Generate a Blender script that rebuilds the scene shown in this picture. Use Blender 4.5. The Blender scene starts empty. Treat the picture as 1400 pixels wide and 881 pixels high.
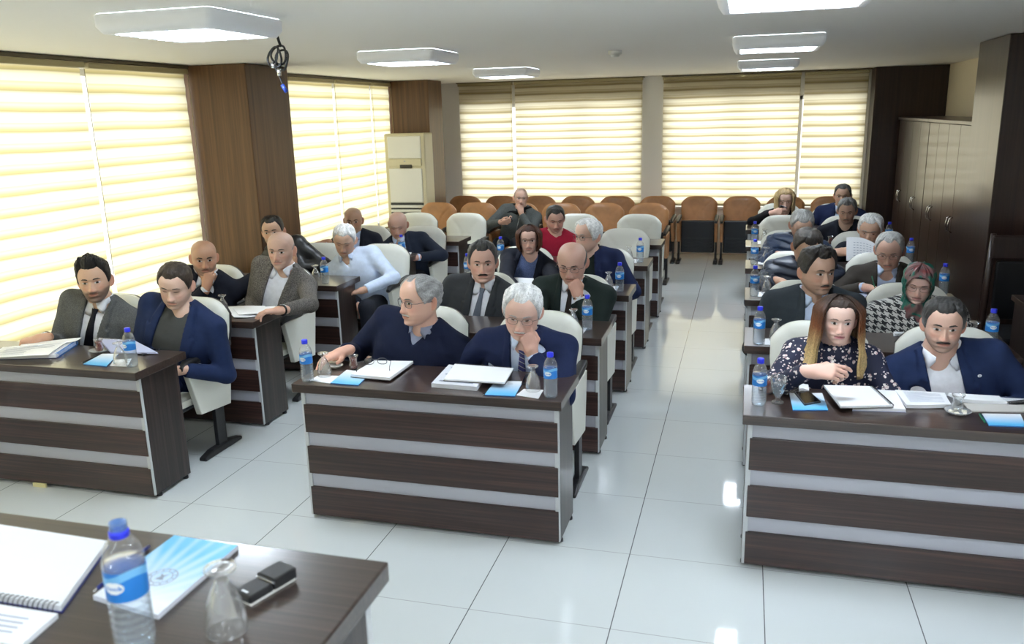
import bpy, bmesh, math, random
import numpy as np
from mathutils import Vector, Matrix
random.seed(7); np.random.seed(7)
SC = bpy.context.scene
COL = SC.collection
PI = math.pi

# ------------------------------------------------------------ camera, light, exposure
CAM_POS = np.array([0.4482, -3.5188, 2.0229])
CAM_F = 1129.77                                   # focal length in pixels of a 1400 px wide frame
YAW, PITCH, ROLL = 0.27584, 0.24577, -0.0256
_fw = np.array([-math.sin(YAW) * math.cos(PITCH), math.cos(YAW) * math.cos(PITCH), -math.sin(PITCH)])
_rt = np.array([math.cos(YAW), math.sin(YAW), 0.0])
_up = np.cross(_rt, _fw)
CR = math.cos(ROLL) * _rt + math.sin(ROLL) * _up
CU = -math.sin(ROLL) * _rt + math.cos(ROLL) * _up
cd = bpy.data.cameras.new('camera'); cam = bpy.data.objects.new('camera', cd); COL.objects.link(cam)
cd.sensor_width = 36.0; cd.lens = CAM_F * 36.0 / 1400.0; cd.clip_start = 0.05
cam.matrix_world = Matrix([[CR[0], CU[0], -_fw[0], CAM_POS[0]], [CR[1], CU[1], -_fw[1], CAM_POS[1]],
                           [CR[2], CU[2], -_fw[2], CAM_POS[2]], [0, 0, 0, 1]])
SC.camera = cam
cd.dof.use_dof = True; cd.dof.focus_distance = 5.4; cd.dof.aperture_fstop = 4.5

SC.view_settings.view_transform = 'Standard'; SC.view_settings.look = 'None'
SC.cycles.transparent_max_bounces = 32; SC.cycles.max_bounces = 10; SC.cycles.diffuse_bounces = 6
SC.view_settings.gamma = 1.0; SC.view_settings.use_curve_mapping = False
SC.view_settings.exposure = 0.70
DAY_LEFT, DAY_BACK, SKY, LAMP = 4.1, 4.2, 1.4, 27.0   # daylight behind the blinds, sky, ceiling lamps

wd = bpy.data.worlds.new('sky'); SC.world = wd; wd.use_nodes = True
wd.node_tree.nodes['Background'].inputs[0].default_value = (1.0, 0.98, 0.94, 1)
wd.node_tree.nodes['Background'].inputs[1].default_value = SKY

def day_light(name, loc, rot, sx, sy, power, col):
    l = bpy.data.lights.new(name, 'AREA'); l.shape = 'RECTANGLE'; l.size = sx; l.size_y = sy
    l.energy = power; l.color = col
    o = bpy.data.objects.new(name, l); COL.objects.link(o); o.location = loc; o.rotation_euler = rot
    return o
day_light('daylight_left', (-5.6, 0.4, 1.6), (0, -PI / 2, 0), 2.6, 14.6, DAY_LEFT * 38, (1.0, 0.97, 0.90))  # reaches behind the camera to feed the added front window bays
day_light('daylight_back', (-0.9, 9.9, 1.5), (-PI / 2, 0, 0), 6.4, 2.2, DAY_BACK * 14, (1.0, 0.97, 0.90))

def pray(x, y): return _fw + CR * (x - 700) / CAM_F - CU * (y - 440.5) / CAM_F
def on_z(x, y, z):
    d = pray(x, y); return CAM_POS + d * ((z - CAM_POS[2]) / d[2])
def on_y(x, y, Y):
    d = pray(x, y); return CAM_POS + d * ((Y - CAM_POS[1]) / d[1])
def on_x(x, y, X):
    d = pray(x, y); return CAM_POS + d * ((X - CAM_POS[0]) / d[0])

# ------------------------------------------------------------ materials
def new_mat(name):
    m = bpy.data.materials.new(name); m.use_nodes = True
    nt = m.node_tree; return m, nt, nt.nodes['Principled BSDF']
def N(nt, t, **kw):
    n = nt.nodes.new(t)
    for k, v in kw.items():
        if k in n.inputs.keys() if hasattr(n.inputs, 'keys') else False: n.inputs[k].default_value = v
        else: setattr(n, k, v)
    return n
def plain(name, col, rough=0.5, metal=0.0, bump=0.0, bscale=200.0, var=0.0, vscale=4.0, coat=0.0, spec=0.5, sheen=0.0):
    m, nt, b = new_mat(name); L = nt.links
    b.inputs['Base Color'].default_value = (*col, 1); b.inputs['Roughness'].default_value = rough
    b.inputs['Metallic'].default_value = metal; b.inputs['Coat Weight'].default_value = coat
    b.inputs['Specular IOR Level'].default_value = spec
    if sheen: b.inputs['Sheen Weight'].default_value = sheen
    if bump or var:
        tc = N(nt, 'ShaderNodeTexCoord')
    if var:
        n = N(nt, 'ShaderNodeTexNoise'); n.inputs['Scale'].default_value = vscale; n.inputs['Detail'].default_value = 5
        L.new(tc.outputs['Object'], n.inputs['Vector'])
        r = N(nt, 'ShaderNodeValToRGB')
        r.color_ramp.elements[0].position = 0.3; r.color_ramp.elements[1].position = 0.7
        r.color_ramp.elements[0].color = (*[c * (1 - var) for c in col], 1)
        r.color_ramp.elements[1].color = (*[min(1, c * (1 + var)) for c in col], 1)
        L.new(n.outputs['Fac'], r.inputs['Fac']); L.new(r.outputs['Color'], b.inputs['Base Color'])
    if bump:
        n = N(nt, 'ShaderNodeTexNoise'); n.inputs['Scale'].default_value = bscale; n.inputs['Detail'].default_value = 3
        L.new(tc.outputs['Object'], n.inputs['Vector'])
        bp = N(nt, 'ShaderNodeBump'); bp.inputs['Strength'].default_value = bump; bp.inputs['Distance'].default_value = 0.002
        L.new(n.outputs['Fac'], bp.inputs['Height']); L.new(bp.outputs['Normal'], b.inputs['Normal'])
    return m
def veneer(name, dark, light, grain=(1.2, 60, 60), rough=0.3, coat=0.0, streak=0.5, world=True):
    """wood veneer: long thin streaks, stretched along the axis with the small scale"""
    m, nt, b = new_mat(name); L = nt.links
    if world:
        g = N(nt, 'ShaderNodeNewGeometry'); src = g.outputs['Position']
    else:
        g = N(nt, 'ShaderNodeTexCoord'); src = g.outputs['Object']
    mp = N(nt, 'ShaderNodeMapping'); mp.inputs['Scale'].default_value = grain; L.new(src, mp.inputs['Vector'])
    n = N(nt, 'ShaderNodeTexNoise'); n.inputs['Scale'].default_value = 1.0; n.inputs['Detail'].default_value = 8
    n.inputs['Roughness'].default_value = 0.65; n.inputs['Distortion'].default_value = 0.4
    L.new(mp.outputs['Vector'], n.inputs['Vector'])
    r = N(nt, 'ShaderNodeValToRGB'); e = r.color_ramp.elements
    e[0].position = 0.36; e[0].color = (*dark, 1); e[1].position = 0.70; e[1].color = (*light, 1)
    mid = e.new(0.5); mid.color = (*[d * (1 - streak * .5) + l * streak * .5 for d, l in zip(dark, light)], 1)
    L.new(n.outputs['Fac'], r.inputs['Fac']); L.new(r.outputs['Color'], b.inputs['Base Color'])
    b.inputs['Roughness'].default_value = rough; b.inputs['Coat Weight'].default_value = coat
    b.inputs['Coat Roughness'].default_value = 0.15
    return m
def attr_mat(name, rough=0.5, bump=0.0, bscale=150.0, stretch=(1, 1, 1), var=0.0, spec=0.5, sss=0.0, sheen=0.0):
    """colour taken from the mesh colour attribute Col (skin, lips, hair roots and tips)"""
    m, nt, b = new_mat(name); L = nt.links
    a = N(nt, 'ShaderNodeAttribute'); a.attribute_name = 'Col'
    b.inputs['Roughness'].default_value = rough; b.inputs['Specular IOR Level'].default_value = spec
    if sss:
        b.inputs['Subsurface Weight'].default_value = sss; b.inputs['Subsurface Radius'].default_value = (0.012, 0.005, 0.003)
    if sheen: b.inputs['Sheen Weight'].default_value = sheen
    out = a.outputs['Color']
    tc = N(nt, 'ShaderNodeTexCoord'); mp = N(nt, 'ShaderNodeMapping'); mp.inputs['Scale'].default_value = stretch
    L.new(tc.outputs['Object'], mp.inputs['Vector'])
    if var or bump:
        n = N(nt, 'ShaderNodeTexNoise'); n.inputs['Scale'].default_value = bscale; n.inputs['Detail'].default_value = 4
        L.new(mp.outputs['Vector'], n.inputs['Vector'])
    if var:
        mr = N(nt, 'ShaderNodeMapRange'); mr.inputs['From Min'].default_value = 0.3; mr.inputs['From Max'].default_value = 0.7
        mr.inputs['To Min'].default_value = 1 - var; mr.inputs['To Max'].default_value = 1 + var
        L.new(n.outputs['Fac'], mr.inputs['Value'])
        mx = N(nt, 'ShaderNodeVectorMath', operation='SCALE'); L.new(out, mx.inputs[0]); L.new(mr.outputs['Result'], mx.inputs['Scale'])
        out = mx.outputs['Vector']
    L.new(out, b.inputs['Base Color'])
    if bump:
        bp = N(nt, 'ShaderNodeBump'); bp.inputs['Strength'].default_value = bump; bp.inputs['Distance'].default_value = 0.003
        L.new(n.outputs['Fac'], bp.inputs['Height']); L.new(bp.outputs['Normal'], b.inputs['Normal'])
    return m
def clear_mat(name, tint=(1, 1, 1), refl=1.0, fres=1.45, rough=0.02, opac=0.0, ocol=(1, 1, 1)):
    """thin clear plastic / glass: see-through with a Fresnel reflection"""
    m = bpy.data.materials.new(name); m.use_nodes = True; nt = m.node_tree; nt.nodes.clear(); L = nt.links
    o = N(nt, 'ShaderNodeOutputMaterial'); t = N(nt, 'ShaderNodeBsdfTransparent'); g = N(nt, 'ShaderNodeBsdfGlossy')
    t.inputs['Color'].default_value = (*tint, 1); g.inputs['Roughness'].default_value = rough
    lw = N(nt, 'ShaderNodeLayerWeight'); lw.inputs['Blend'].default_value = 0.25 * refl
    mx = N(nt, 'ShaderNodeMixShader'); L.new(lw.outputs['Facing'], mx.inputs['Fac'])
    L.new(t.outputs[0], mx.inputs[1]); L.new(g.outputs[0], mx.inputs[2])
    last = mx
    if opac:
        d = N(nt, 'ShaderNodeBsdfDiffuse'); d.inputs['Color'].default_value = (*ocol, 1)
        m2 = N(nt, 'ShaderNodeMixShader'); m2.inputs['Fac'].default_value = opac
        L.new(mx.outputs[0], m2.inputs[1]); L.new(d.outputs[0], m2.inputs[2]); last = m2
    L.new(last.outputs[0], o.inputs['Surface'])
    return m
def math_node(nt, op, a, b=None):
    n = N(nt, 'ShaderNodeMath', operation=op)
    for i, v in enumerate((a, b)):
        if v is None: continue
        if isinstance(v, (int, float)): n.inputs[i].default_value = v
        else: nt.links.new(v, n.inputs[i])
    return n.outputs[0]

M = {}
M['wenge_x'] = veneer('wenge_veneer_across', (0.018, 0.0088, 0.0075), (0.082, 0.038, 0.031), (1.0, 30, 75), 0.30, 0.25)
M['wenge_z'] = veneer('wenge_veneer_upright', (0.014, 0.009, 0.008), (0.060, 0.038, 0.032), (40, 40, 0.9), 0.34, 0.15)
M['wenge_top'] = veneer('wenge_veneer_top', (0.026, 0.016, 0.013), (0.072, 0.043, 0.034), (0.8, 130, 60), 0.30, 0.75)
M['column_veneer'] = veneer('column_veneer', (0.074, 0.032, 0.011), (0.165, 0.078, 0.028), (22, 22, 0.5), 0.40, 0.0, 0.8)
M['cabinet_veneer'] = veneer('cabinet_veneer', (0.022, 0.011, 0.009), (0.055, 0.029, 0.022), (26, 26, 0.5), 0.30, 0.35, 0.8)
M['strip'] = plain('grey_laminate_strip', (0.42, 0.425, 0.48), 0.35)
M['edge'] = plain('grey_edge_band', (0.52, 0.54, 0.56), 0.35)
M['black_plastic'] = plain('black_plastic', (0.012, 0.012, 0.014), 0.42)
M['panel_veneer'] = veneer('dark_panel_veneer', (0.018, 0.009, 0.008), (0.042, 0.021, 0.016), (26, 26, 0.5), 0.35, 0.1, 0.8)
M['pan_plastic'] = plain('dark_slate_plastic', (0.016, 0.019, 0.025), 0.38)
M['cream_leather'] = plain('cream_leather', (0.73, 0.73, 0.66), 0.38, bump=0.15, bscale=260)
M['grey_leather'] = plain('grey_leather', (0.18, 0.21, 0.22), 0.45, bump=0.15, bscale=260)
M['brown_leather'] = plain('tan_brown_leather', (0.43, 0.205, 0.085), 0.33, bump=0.2, bscale=220, var=0.16, vscale=7)
M['seam'] = plain('seam_thread', (0.20, 0.10, 0.05), 0.6)
M['white_paint'] = plain('white_wall_paint', (0.86, 0.855, 0.84), 0.7, bump=0.05, bscale=90)
M['cream_paint'] = plain('cream_wall_paint', (0.74, 0.66, 0.50), 0.7, bump=0.05, bscale=90)
M['ceiling'] = plain('ceiling_paint', (0.93, 0.92, 0.89), 0.75, bump=0.04, bscale=40)
M['alu'] = plain('window_frame_paint', (0.70, 0.70, 0.72), 0.35)
M['dark_rail'] = plain('bronze_rail', (0.16, 0.13, 0.075), 0.45)
M['rail'] = plain('champagne_rail', (0.42, 0.36, 0.20), 0.42)
M['chrome'] = plain('chrome', (0.75, 0.75, 0.76), 0.18, 1.0)
M['paper'] = plain('white_paper', (0.82, 0.83, 0.86), 0.6)
M['paper_edge'] = plain('paper_edges', (0.66, 0.68, 0.75), 0.7)
M['ink'] = plain('grey_print', (0.30, 0.33, 0.42), 0.7)
M['lilac'] = plain('pale_lilac_paper', (0.40, 0.43, 0.60), 0.6)
M['sky_blue'] = plain('brochure_sky_blue', (0.12, 0.46, 0.80), 0.35)
M['mid_blue'] = plain('brochure_edge_blue', (0.05, 0.20, 0.55), 0.4)
M['navy_plastic'] = plain('navy_pen_plastic', (0.01, 0.02, 0.16), 0.3)
M['cap_blue'] = plain('bottle_cap_blue', (0.025, 0.04, 0.72), 0.35)
M['label_blue'] = plain('bottle_label_blue', (0.02, 0.20, 0.62), 0.35)
M['label_light'] = plain('bottle_label_light_blue', (0.18, 0.48, 0.80), 0.35)
M['label_white'] = plain('bottle_label_white', (0.85, 0.87, 0.9), 0.4)
M['bottle_plastic'] = clear_mat('clear_bottle_plastic', (0.985, 0.99, 0.995), .62, rough=0.06, opac=0.06)
M['water'] = clear_mat('water', (0.90, 0.95, 0.995), .6, rough=0.03, opac=.05, ocol=(.75, .86, .98))
M['glass'] = clear_mat('clear_drinking_glass', (0.98, 0.985, 0.985), 1.05, rough=0.03, opac=0.05)
M['lens'] = clear_mat('spectacle_lens', (0.97, 0.975, 0.98), 0.25, rough=0.03)
M['pane'] = clear_mat('window_pane', (0.96, 0.98, 0.97), 0.5)
M['tea'] = clear_mat('black_tea', (0.55, 0.06, 0.012), 0.3, opac=.45, ocol=(.30, .022, .006))
M['plum'] = plain('steel_frame', (0.10, 0.10, 0.11), 0.35, 0.8)
M['black'] = plain('black_matte', (0.008, 0.008, 0.010), 0.5)
M['black_gloss'] = plain('black_gloss', (0.006, 0.006, 0.008), 0.12)
M['ac_white'] = plain('air_conditioner_white', (0.74, 0.74, 0.70), 0.38)
M['ac_cream'] = plain('air_conditioner_cream', (0.62, 0.57, 0.40), 0.42)
M['lamp_white'] = plain('lamp_housing_white', (0.82, 0.83, 0.85), 0.4)
M['lamp_white'].node_tree.nodes['Principled BSDF'].inputs['Emission Color'].default_value = (.85, .92, 1, 1); M['lamp_white'].node_tree.nodes['Principled BSDF'].inputs['Emission Strength'].default_value = .04   # faint emission added to brighten the tray and the ceiling beside it
M['sugar'] = plain('sugar_cubes', (0.72, 0.68, 0.58), 0.8)
M['tape'] = plain('yellow_tape', (0.72, 0.65, 0.35), 0.5)
M['green_pen'] = plain('green_pen_plastic', (0.005, 0.12, 0.06), 0.35)
M['red_pen'] = plain('dark_red_pen_plastic', (0.16, 0.02, 0.02), 0.35)
M['envelope'] = plain('grey_buff_envelope', (0.52, 0.50, 0.47), 0.7)
def lamp_mat():
    m = bpy.data.materials.new('lamp_tubes'); m.use_nodes = True; nt = m.node_tree; nt.nodes.clear()
    o = N(nt, 'ShaderNodeOutputMaterial'); e = N(nt, 'ShaderNodeEmission')
    e.inputs['Color'].default_value = (0.80, 0.90, 1.0, 1); e.inputs['Strength'].default_value = LAMP
    nt.links.new(e.outputs[0], o.inputs['Surface']); return m
M['lamp'] = lamp_mat()
def floor_mat():
    m, nt, b = new_mat('glossy_floor_tile'); L = nt.links
    g = N(nt, 'ShaderNodeNewGeometry'); sp = N(nt, 'ShaderNodeSeparateXYZ'); L.new(g.outputs['Position'], sp.inputs[0])
    def line(o, w):
        f = math_node(nt, 'FRACT', math_node(nt, 'ADD', math_node(nt, 'DIVIDE', o, 0.6), 40.5))
        return math_node(nt, 'LESS_THAN', math_node(nt, 'ABSOLUTE', math_node(nt, 'SUBTRACT', f, 0.5)), w / 1.2)
    jx = line(sp.outputs['X'], 0.0042); jy = line(sp.outputs['Y'], 0.0034)
    mx = N(nt, 'ShaderNodeMix', data_type='RGBA'); L.new(jy, mx.inputs['Factor'])
    n = N(nt, 'ShaderNodeTexNoise'); n.inputs['Scale'].default_value = 1.3; L.new(g.outputs['Position'], n.inputs['Vector'])
    r = N(nt, 'ShaderNodeValToRGB'); r.color_ramp.elements[0].color = (0.57, 0.61, 0.62, 1); r.color_ramp.elements[1].color = (0.62, 0.65, 0.655, 1)
    L.new(n.outputs['Fac'], r.inputs['Fac']); L.new(r.outputs['Color'], mx.inputs['A']); mx.inputs['B'].default_value = (0.33, 0.34, 0.35, 1)
    m2 = N(nt, 'ShaderNodeMix', data_type='RGBA'); L.new(jx, m2.inputs['Factor']); L.new(mx.outputs['Result'], m2.inputs['A'])
    m2.inputs['B'].default_value = (0.12, 0.12, 0.13, 1); L.new(m2.outputs['Result'], b.inputs['Base Color'])
    b.inputs['Roughness'].default_value = 0.055; b.inputs['Specular IOR Level'].default_value = 0.85
    n2 = N(nt, 'ShaderNodeTexNoise'); n2.inputs['Scale'].default_value = 5; L.new(g.outputs['Position'], n2.inputs['Vector'])
    bp = N(nt, 'ShaderNodeBump'); bp.inputs['Strength'].default_value = 0.05; bp.inputs['Distance'].default_value = 0.01
    L.new(n2.outputs['Fac'], bp.inputs['Height']); L.new(bp.outputs['Normal'], b.inputs['Normal'])
    return m
M['floor'] = floor_mat()
def blind_mat(name, pitch, off, c1, c2):
    """day-and-night blind cloth: bands of sheer and of dense weave, thin and translucent"""
    m = bpy.data.materials.new(name); m.use_nodes = True; nt = m.node_tree; nt.nodes.clear(); L = nt.links
    o = N(nt, 'ShaderNodeOutputMaterial'); g = N(nt, 'ShaderNodeNewGeometry'); sp = N(nt, 'ShaderNodeSeparateXYZ')
    L.new(g.outputs['Position'], sp.inputs[0])
    wob = N(nt, 'ShaderNodeTexNoise'); wob.inputs['Scale'].default_value = 1.6; wob.inputs['Detail'].default_value = 1
    L.new(g.outputs['Position'], wob.inputs['Vector'])
    z = math_node(nt, 'ADD', sp.outputs['Z'], math_node(nt, 'MULTIPLY', wob.outputs['Fac'], 0.025))
    f = math_node(nt, 'FRACT', math_node(nt, 'DIVIDE', math_node(nt, 'ADD', z, off), pitch))
    r = N(nt, 'ShaderNodeValToRGB'); e = r.color_ramp.elements; r.color_ramp.interpolation = 'LINEAR'
    e[0].position = 0.0; e[0].color = (*[c * 0.80 for c in c2], 1)
    e[1].position = 1.0; e[1].color = (*[c * 0.70 for c in c2], 1)
    for p, c in ((0.10, c2), (0.30, [(a * 2 + b) / 3 for a, b in zip(c1, c2)]), (0.42, [(a + b * 2) / 3 for a, b in zip(c1, c2)]),
                 (0.47, c1), (0.80, c1), (0.92, [(a + b) / 2 for a, b in zip(c1, c2)])):
        q = e.new(p); q.color = (*c, 1)
    L.new(f, r.inputs['Fac'])
    t = N(nt, 'ShaderNodeBsdfTranslucent'); d = N(nt, 'ShaderNodeBsdfDiffuse')
    L.new(r.outputs['Color'], t.inputs['Color']); L.new(r.outputs['Color'], d.inputs['Color'])
    mx = N(nt, 'ShaderNodeMixShader'); mx.inputs['Fac'].default_value = 0.35
    L.new(t.outputs[0], mx.inputs[1]); L.new(d.outputs[0], mx.inputs[2]); L.new(mx.outputs[0], o.inputs['Surface'])
    return m
M['blind_left'] = blind_mat('banded_blind_cloth', 0.135, 0.02, (0.90, 0.87, 0.70), (0.63, 0.54, 0.28))
M['blind_back'] = blind_mat('banded_blind_cloth_back', 0.105, 0.0, (0.90, 0.85, 0.70), (0.50, 0.42, 0.25))
M['blind_wide'] = blind_mat('banded_blind_cloth_wide', 0.14, 0.03, (0.90, 0.85, 0.70), (0.48, 0.40, 0.235))

# ------------------------------------------------------------ mesh helpers
class MB:
    """collects shapes and links them as ONE mesh object"""
    def __init__(s): s.v = []; s.f = []; s.m = []; s.n = 0; s.sm = []
    def add(s, verts, faces, mi=0, smooth=True):
        verts = np.asarray(verts, float).reshape(-1, 3); o = s.n
        s.v.append(verts); s.n += len(verts)
        for f in faces: s.f.append(tuple(int(i) + o for i in f))
        s.m += [mi] * len(faces); s.sm += [smooth] * len(faces); return s
    def box(s, x0, x1, y0, y1, z0, z1, mi=0, bev=0.003, rot=None, piv=None):
        b = min(bev, (x1 - x0) * .45, (y1 - y0) * .45, (z1 - z0) * .45)
        bm = bmesh.new(); bmesh.ops.create_cube(bm, size=1)
        for v in bm.verts:
            v.co = ((x0 + x1) / 2 + v.co.x * (x1 - x0), (y0 + y1) / 2 + v.co.y * (y1 - y0), (z0 + z1) / 2 + v.co.z * (z1 - z0))
        if b > 0.0002: bmesh.ops.bevel(bm, geom=list(bm.edges), offset=b, segments=2, affect='EDGES', profile=0.5)
        return s.frombm(bm, mi, rot, piv)
    def frombm(s, bm, mi=0, rot=None, piv=None, smooth=False):
        bm.verts.index_update(); V = np.array([v.co[:] for v in bm.verts])
        if rot is not None:
            p = np.array(piv if piv is not None else V.mean(0)); V = (V - p) @ np.array(rot).T + p
        s.add(V, [[v.index for v in f.verts] for f in bm.faces], mi, smooth); bm.free(); return s
    def prism(s, poly, axis, a, b, mi=0, bev=0.004):
        """extrude a 2D outline along an axis: poly in the two remaining axes, in order"""
        bm = bmesh.new(); o = [i for i in range(3) if i != axis]
        def P(p, t):
            c = [0, 0, 0]; c[axis] = t; c[o[0]] = p[0]; c[o[1]] = p[1]; return c
        A = [bm.verts.new(P(p, a)) for p in poly]; B = [bm.verts.new(P(p, b)) for p in poly]
        bm.faces.new(A); bm.faces.new(list(reversed(B)))
        for i in range(len(poly)):
            j = (i + 1) % len(poly); bm.faces.new((A[j], A[i], B[i], B[j]))
        bmesh.ops.recalc_face_normals(bm, faces=list(bm.faces))
        if bev: bmesh.ops.bevel(bm, geom=list(bm.edges), offset=bev, segments=2, affect='EDGES', profile=0.5)
        return s.frombm(bm, mi)
    def lathe(s, prof, n=24, c=(0, 0, 0), mi=0, close=False):
        k = len(prof); V = []
        for r, z in prof:
            for i in range(n):
                a = 2 * PI * i / n; V.append((c[0] + r * math.cos(a), c[1] + r * math.sin(a), c[2] + z))
        F = [(j * n + i, j * n + (i + 1) % n, (j + 1) * n + (i + 1) % n, (j + 1) * n + i) for j in range(k - 1) for i in range(n)]
        if prof[0][0] > 1e-5 and close: F.append(tuple(range(n))[::-1])
        if prof[-1][0] > 1e-5 and close: F.append(tuple((k - 1) * n + i for i in range(n)))
        return s.add(V, F, mi)
    def tube(s, pts, r, n=8, mi=0, cyc=False, caps=True):
        P = np.asarray(pts, float); k = len(P); rr = np.full(k, r) if np.isscalar(r) else np.asarray(r)
        T = (np.roll(P, -1, 0) - np.roll(P, 1, 0)) if cyc else np.gradient(P, axis=0)
        T /= np.linalg.norm(T, axis=1)[:, None] + 1e-12
        u = np.cross(T[0], (0.3, 0.2, 1)); 
        if np.linalg.norm(u) < 1e-3: u = np.cross(T[0], (1, 0, 0))
        u /= np.linalg.norm(u); V = []
        for i in range(k):
            u = u - T[i] * (u @ T[i]); u /= np.linalg.norm(u) + 1e-12; w = np.cross(T[i], u)
            for j in range(n):
                a = 2 * PI * j / n; V.append(P[i] + rr[i] * (math.cos(a) * u + math.sin(a) * w))
        F = [(i * n + j, i * n + (j + 1) % n, ((i + 1) % k) * n + (j + 1) % n, ((i + 1) % k) * n + j)
             for i in range(k if cyc else k - 1) for j in range(n)]
        if caps and not cyc: F += [tuple(range(n))[::-1], tuple((k - 1) * n + j for j in range(n))]
        return s.add(V, F, mi)
    def grid(s, G, mi=0, cyc=False, flip=False):
        G = np.asarray(G, float); a, b = G.shape[:2]; F = []
        for i in range(a - 1):
            for j in range(b if cyc else b - 1):
                q = (i * b + j, i * b + (j + 1) % b, (i + 1) * b + (j + 1) % b, (i + 1) * b + j)
                F.append(q[::-1] if flip else q)
        return s.add(G.reshape(-1, 3), F, mi)
    def slab(s, G, th, mi=0):
        """a sheet of thickness th hanging below the grid G"""
        G = np.asarray(G, float); a, b = G.shape[:2]; H = G - np.array([0, 0, th])
        s.grid(G, mi); s.grid(H, mi, flip=True)
        rim = [(0, j) for j in range(b)] + [(i, b - 1) for i in range(1, a)] + [(a - 1, j) for j in range(b - 2, -1, -1)] + [(i, 0) for i in range(a - 2, 0, -1)]
        V = [G[i, j] for i, j in rim] + [H[i, j] for i, j in rim]; n = len(rim)
        return s.add(V, [(i, n + i, n + (i + 1) % n, (i + 1) % n) for i in range(n)], mi, False)
    def build(s, name, mats, parent=None, col=None):
        me = bpy.data.meshes.new(name); V = np.concatenate(s.v) if s.v else np.zeros((0, 3))
        me.from_pydata(V.tolist(), [], s.f)
        for m in (mats if isinstance(mats, (list, tuple)) else [mats]): me.materials.append(m)
        me.polygons.foreach_set('material_index', s.m); me.polygons.foreach_set('use_smooth', s.sm)
        if col is not None:
            at = me.color_attributes.new('Col', 'FLOAT_COLOR', 'POINT')
            at.data.foreach_set('color', np.concatenate([col, np.ones((len(col), 1))], 1).astype(np.float32).ravel())
        me.update()
        o = bpy.data.objects.new(name, me); COL.objects.link(o)
        if parent is not None: o.parent = parent
        return o
def tag(o, label, cat, group=None):
    o['label'] = label; o['category'] = cat
    if group: o['group'] = group
    return o
def thing(name, label, cat, loc=(0, 0, 0), rz=0.0, group=None):
    o = bpy.data.objects.new(name, None); COL.objects.link(o); o.location = loc; o.rotation_euler = (0, 0, rz)
    o.empty_display_size = 0.1
    return tag(o, label, cat, group)
def struct(o):
    o['kind'] = 'structure'; return o
KIDS = {}
def dup(root, label, loc, rz=0.0, group=None):
    """copy a thing with its parts and their sub-parts"""
    r = root.copy(); COL.objects.link(r); r.location = loc; r.rotation_euler = (0, 0, rz); r['label'] = label
    if group: r['group'] = group
    def rec(a, b):
        for ch in KIDS.setdefault(a.name, list(a.children)):
            c = ch.copy(); COL.objects.link(c); c.parent = b; rec(ch, c)
    rec(root, r)
    return r
# ------------------------------------------------------------ the room
H = 2.5; XL, XR, YB, YF = -4.25, 2.85, 8.65, -7.4
def sbox(name, mat, *a, bev=0.0): return struct(MB().box(*a, bev=bev).build(name, mat))
sbox('floor', M['floor'], XL - .3, XR + .3, YF - .3, YB + .4, -0.12, 0.0)
sbox('ceiling', M['ceiling'], XL - .3, XR + .3, YF - .3, YB + .4, H, H + 0.12)
sbox('wall_right', M['cream_paint'], XR, XR + .15, YF, YB + .4, 0, H)
sbox('wall_front', M['white_paint'], XL - .2, XR + .15, YF - .15, YF, 0, H)
# left wall: low parapet, piers and two long windows behind blinds
wl = MB()
wl.box(XL - .3, XL - .1, YF, YB + .4, 0, 0.55, bev=0)
wl.box(XL - .3, XL - .1, YF, YB + .4, 2.44, H, bev=0)
wl.box(XL - .3, XL - .1, 2.83, 3.53, 0.55, 2.44, bev=0); wl.box(XL - .3, XL - .1, 7.15, YB + .4, 0.55, 2.44, bev=0)
wl.box(XL - .3, XL - .1, YF, -6.8, 0.55, 2.44, bev=0)
struct(wl.build('wall_left', M['white_paint']))
wb = MB()
wb.box(XL - .3, XR + .15, YB, YB + .22, 0, 0.66, bev=0)
wb.box(XL - .3, XR + .15, YB, YB + .22, 2.18, H, bev=0)
for a, b in ((XL - .3, -3.68), (-1.02, -.66), (1.93, XR + .15)): wb.box(a, b, YB, YB + .22, 0.66, 2.18, bev=0)
struct(wb.build('wall_back', M['white_paint']))
struct(MB().box(XL - .1, XL + .02, YF, 2.83, 0.51, 0.55).box(XL - .1, XL + .02, 3.53, 7.15, 0.51, 0.55).build('trim_1', M['alu']))
struct(MB().box(-3.74, -.96, YB - .07, YB + .05, 0.655, 0.685).box(-.72, 1.95, YB - .07, YB + .05, 0.655, 0.685).build('trim_2', M['white_paint']))
wn = 0
def window(axis, a, b, z0, z1, pos, splits):
    """frame bars and one pane per light; axis 'x' = in the left wall, 'y' = in the back wall"""
    global wn; wn += 1
    fr = MB(); t = 0.05
    cuts = [a] + list(splits) + [b]
    def bx(mb, u0, u1, z0, z1, d=0.035):
        if axis == 'x': mb.box(pos - d, pos + d, u0, u1, z0, z1)
        else: mb.box(u0, u1, pos - d, pos + d, z0, z1)
    bx(fr, a, b, z0, z0 + t); bx(fr, a, b, z1 - t, z1)
    for c in cuts: bx(fr, max(a, c - t / 2), min(b, c + t / 2), z0, z1)
    o = struct(fr.build('window_%d' % wn, M['alu']))
    for u0, u1 in zip(cuts[:-1], cuts[1:]):
        p = MB(); bx(p, u0 + t / 2, u1 - t / 2, z0 + t, z1 - t, 0.004); p.build('pane', M['pane'], o)
    return o
window('x', -6.8, 2.83, 0.55, 2.44, XL - .22, (-5.4, -4.0, -2.4, -1.1, 0.25, 1.66))  # front bays behind the camera are added to bring in more daylight
window('x', 3.53, 7.15, 0.55, 2.44, XL - .22, (4.45, 5.5, 6.45))
window('y', -3.68, -1.02, 0.66, 2.18, YB + .14, (-2.86, -1.9))
window('y', -.66, 1.93, 0.66, 2.18, YB + .14, (0.3, 1.14))
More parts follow.
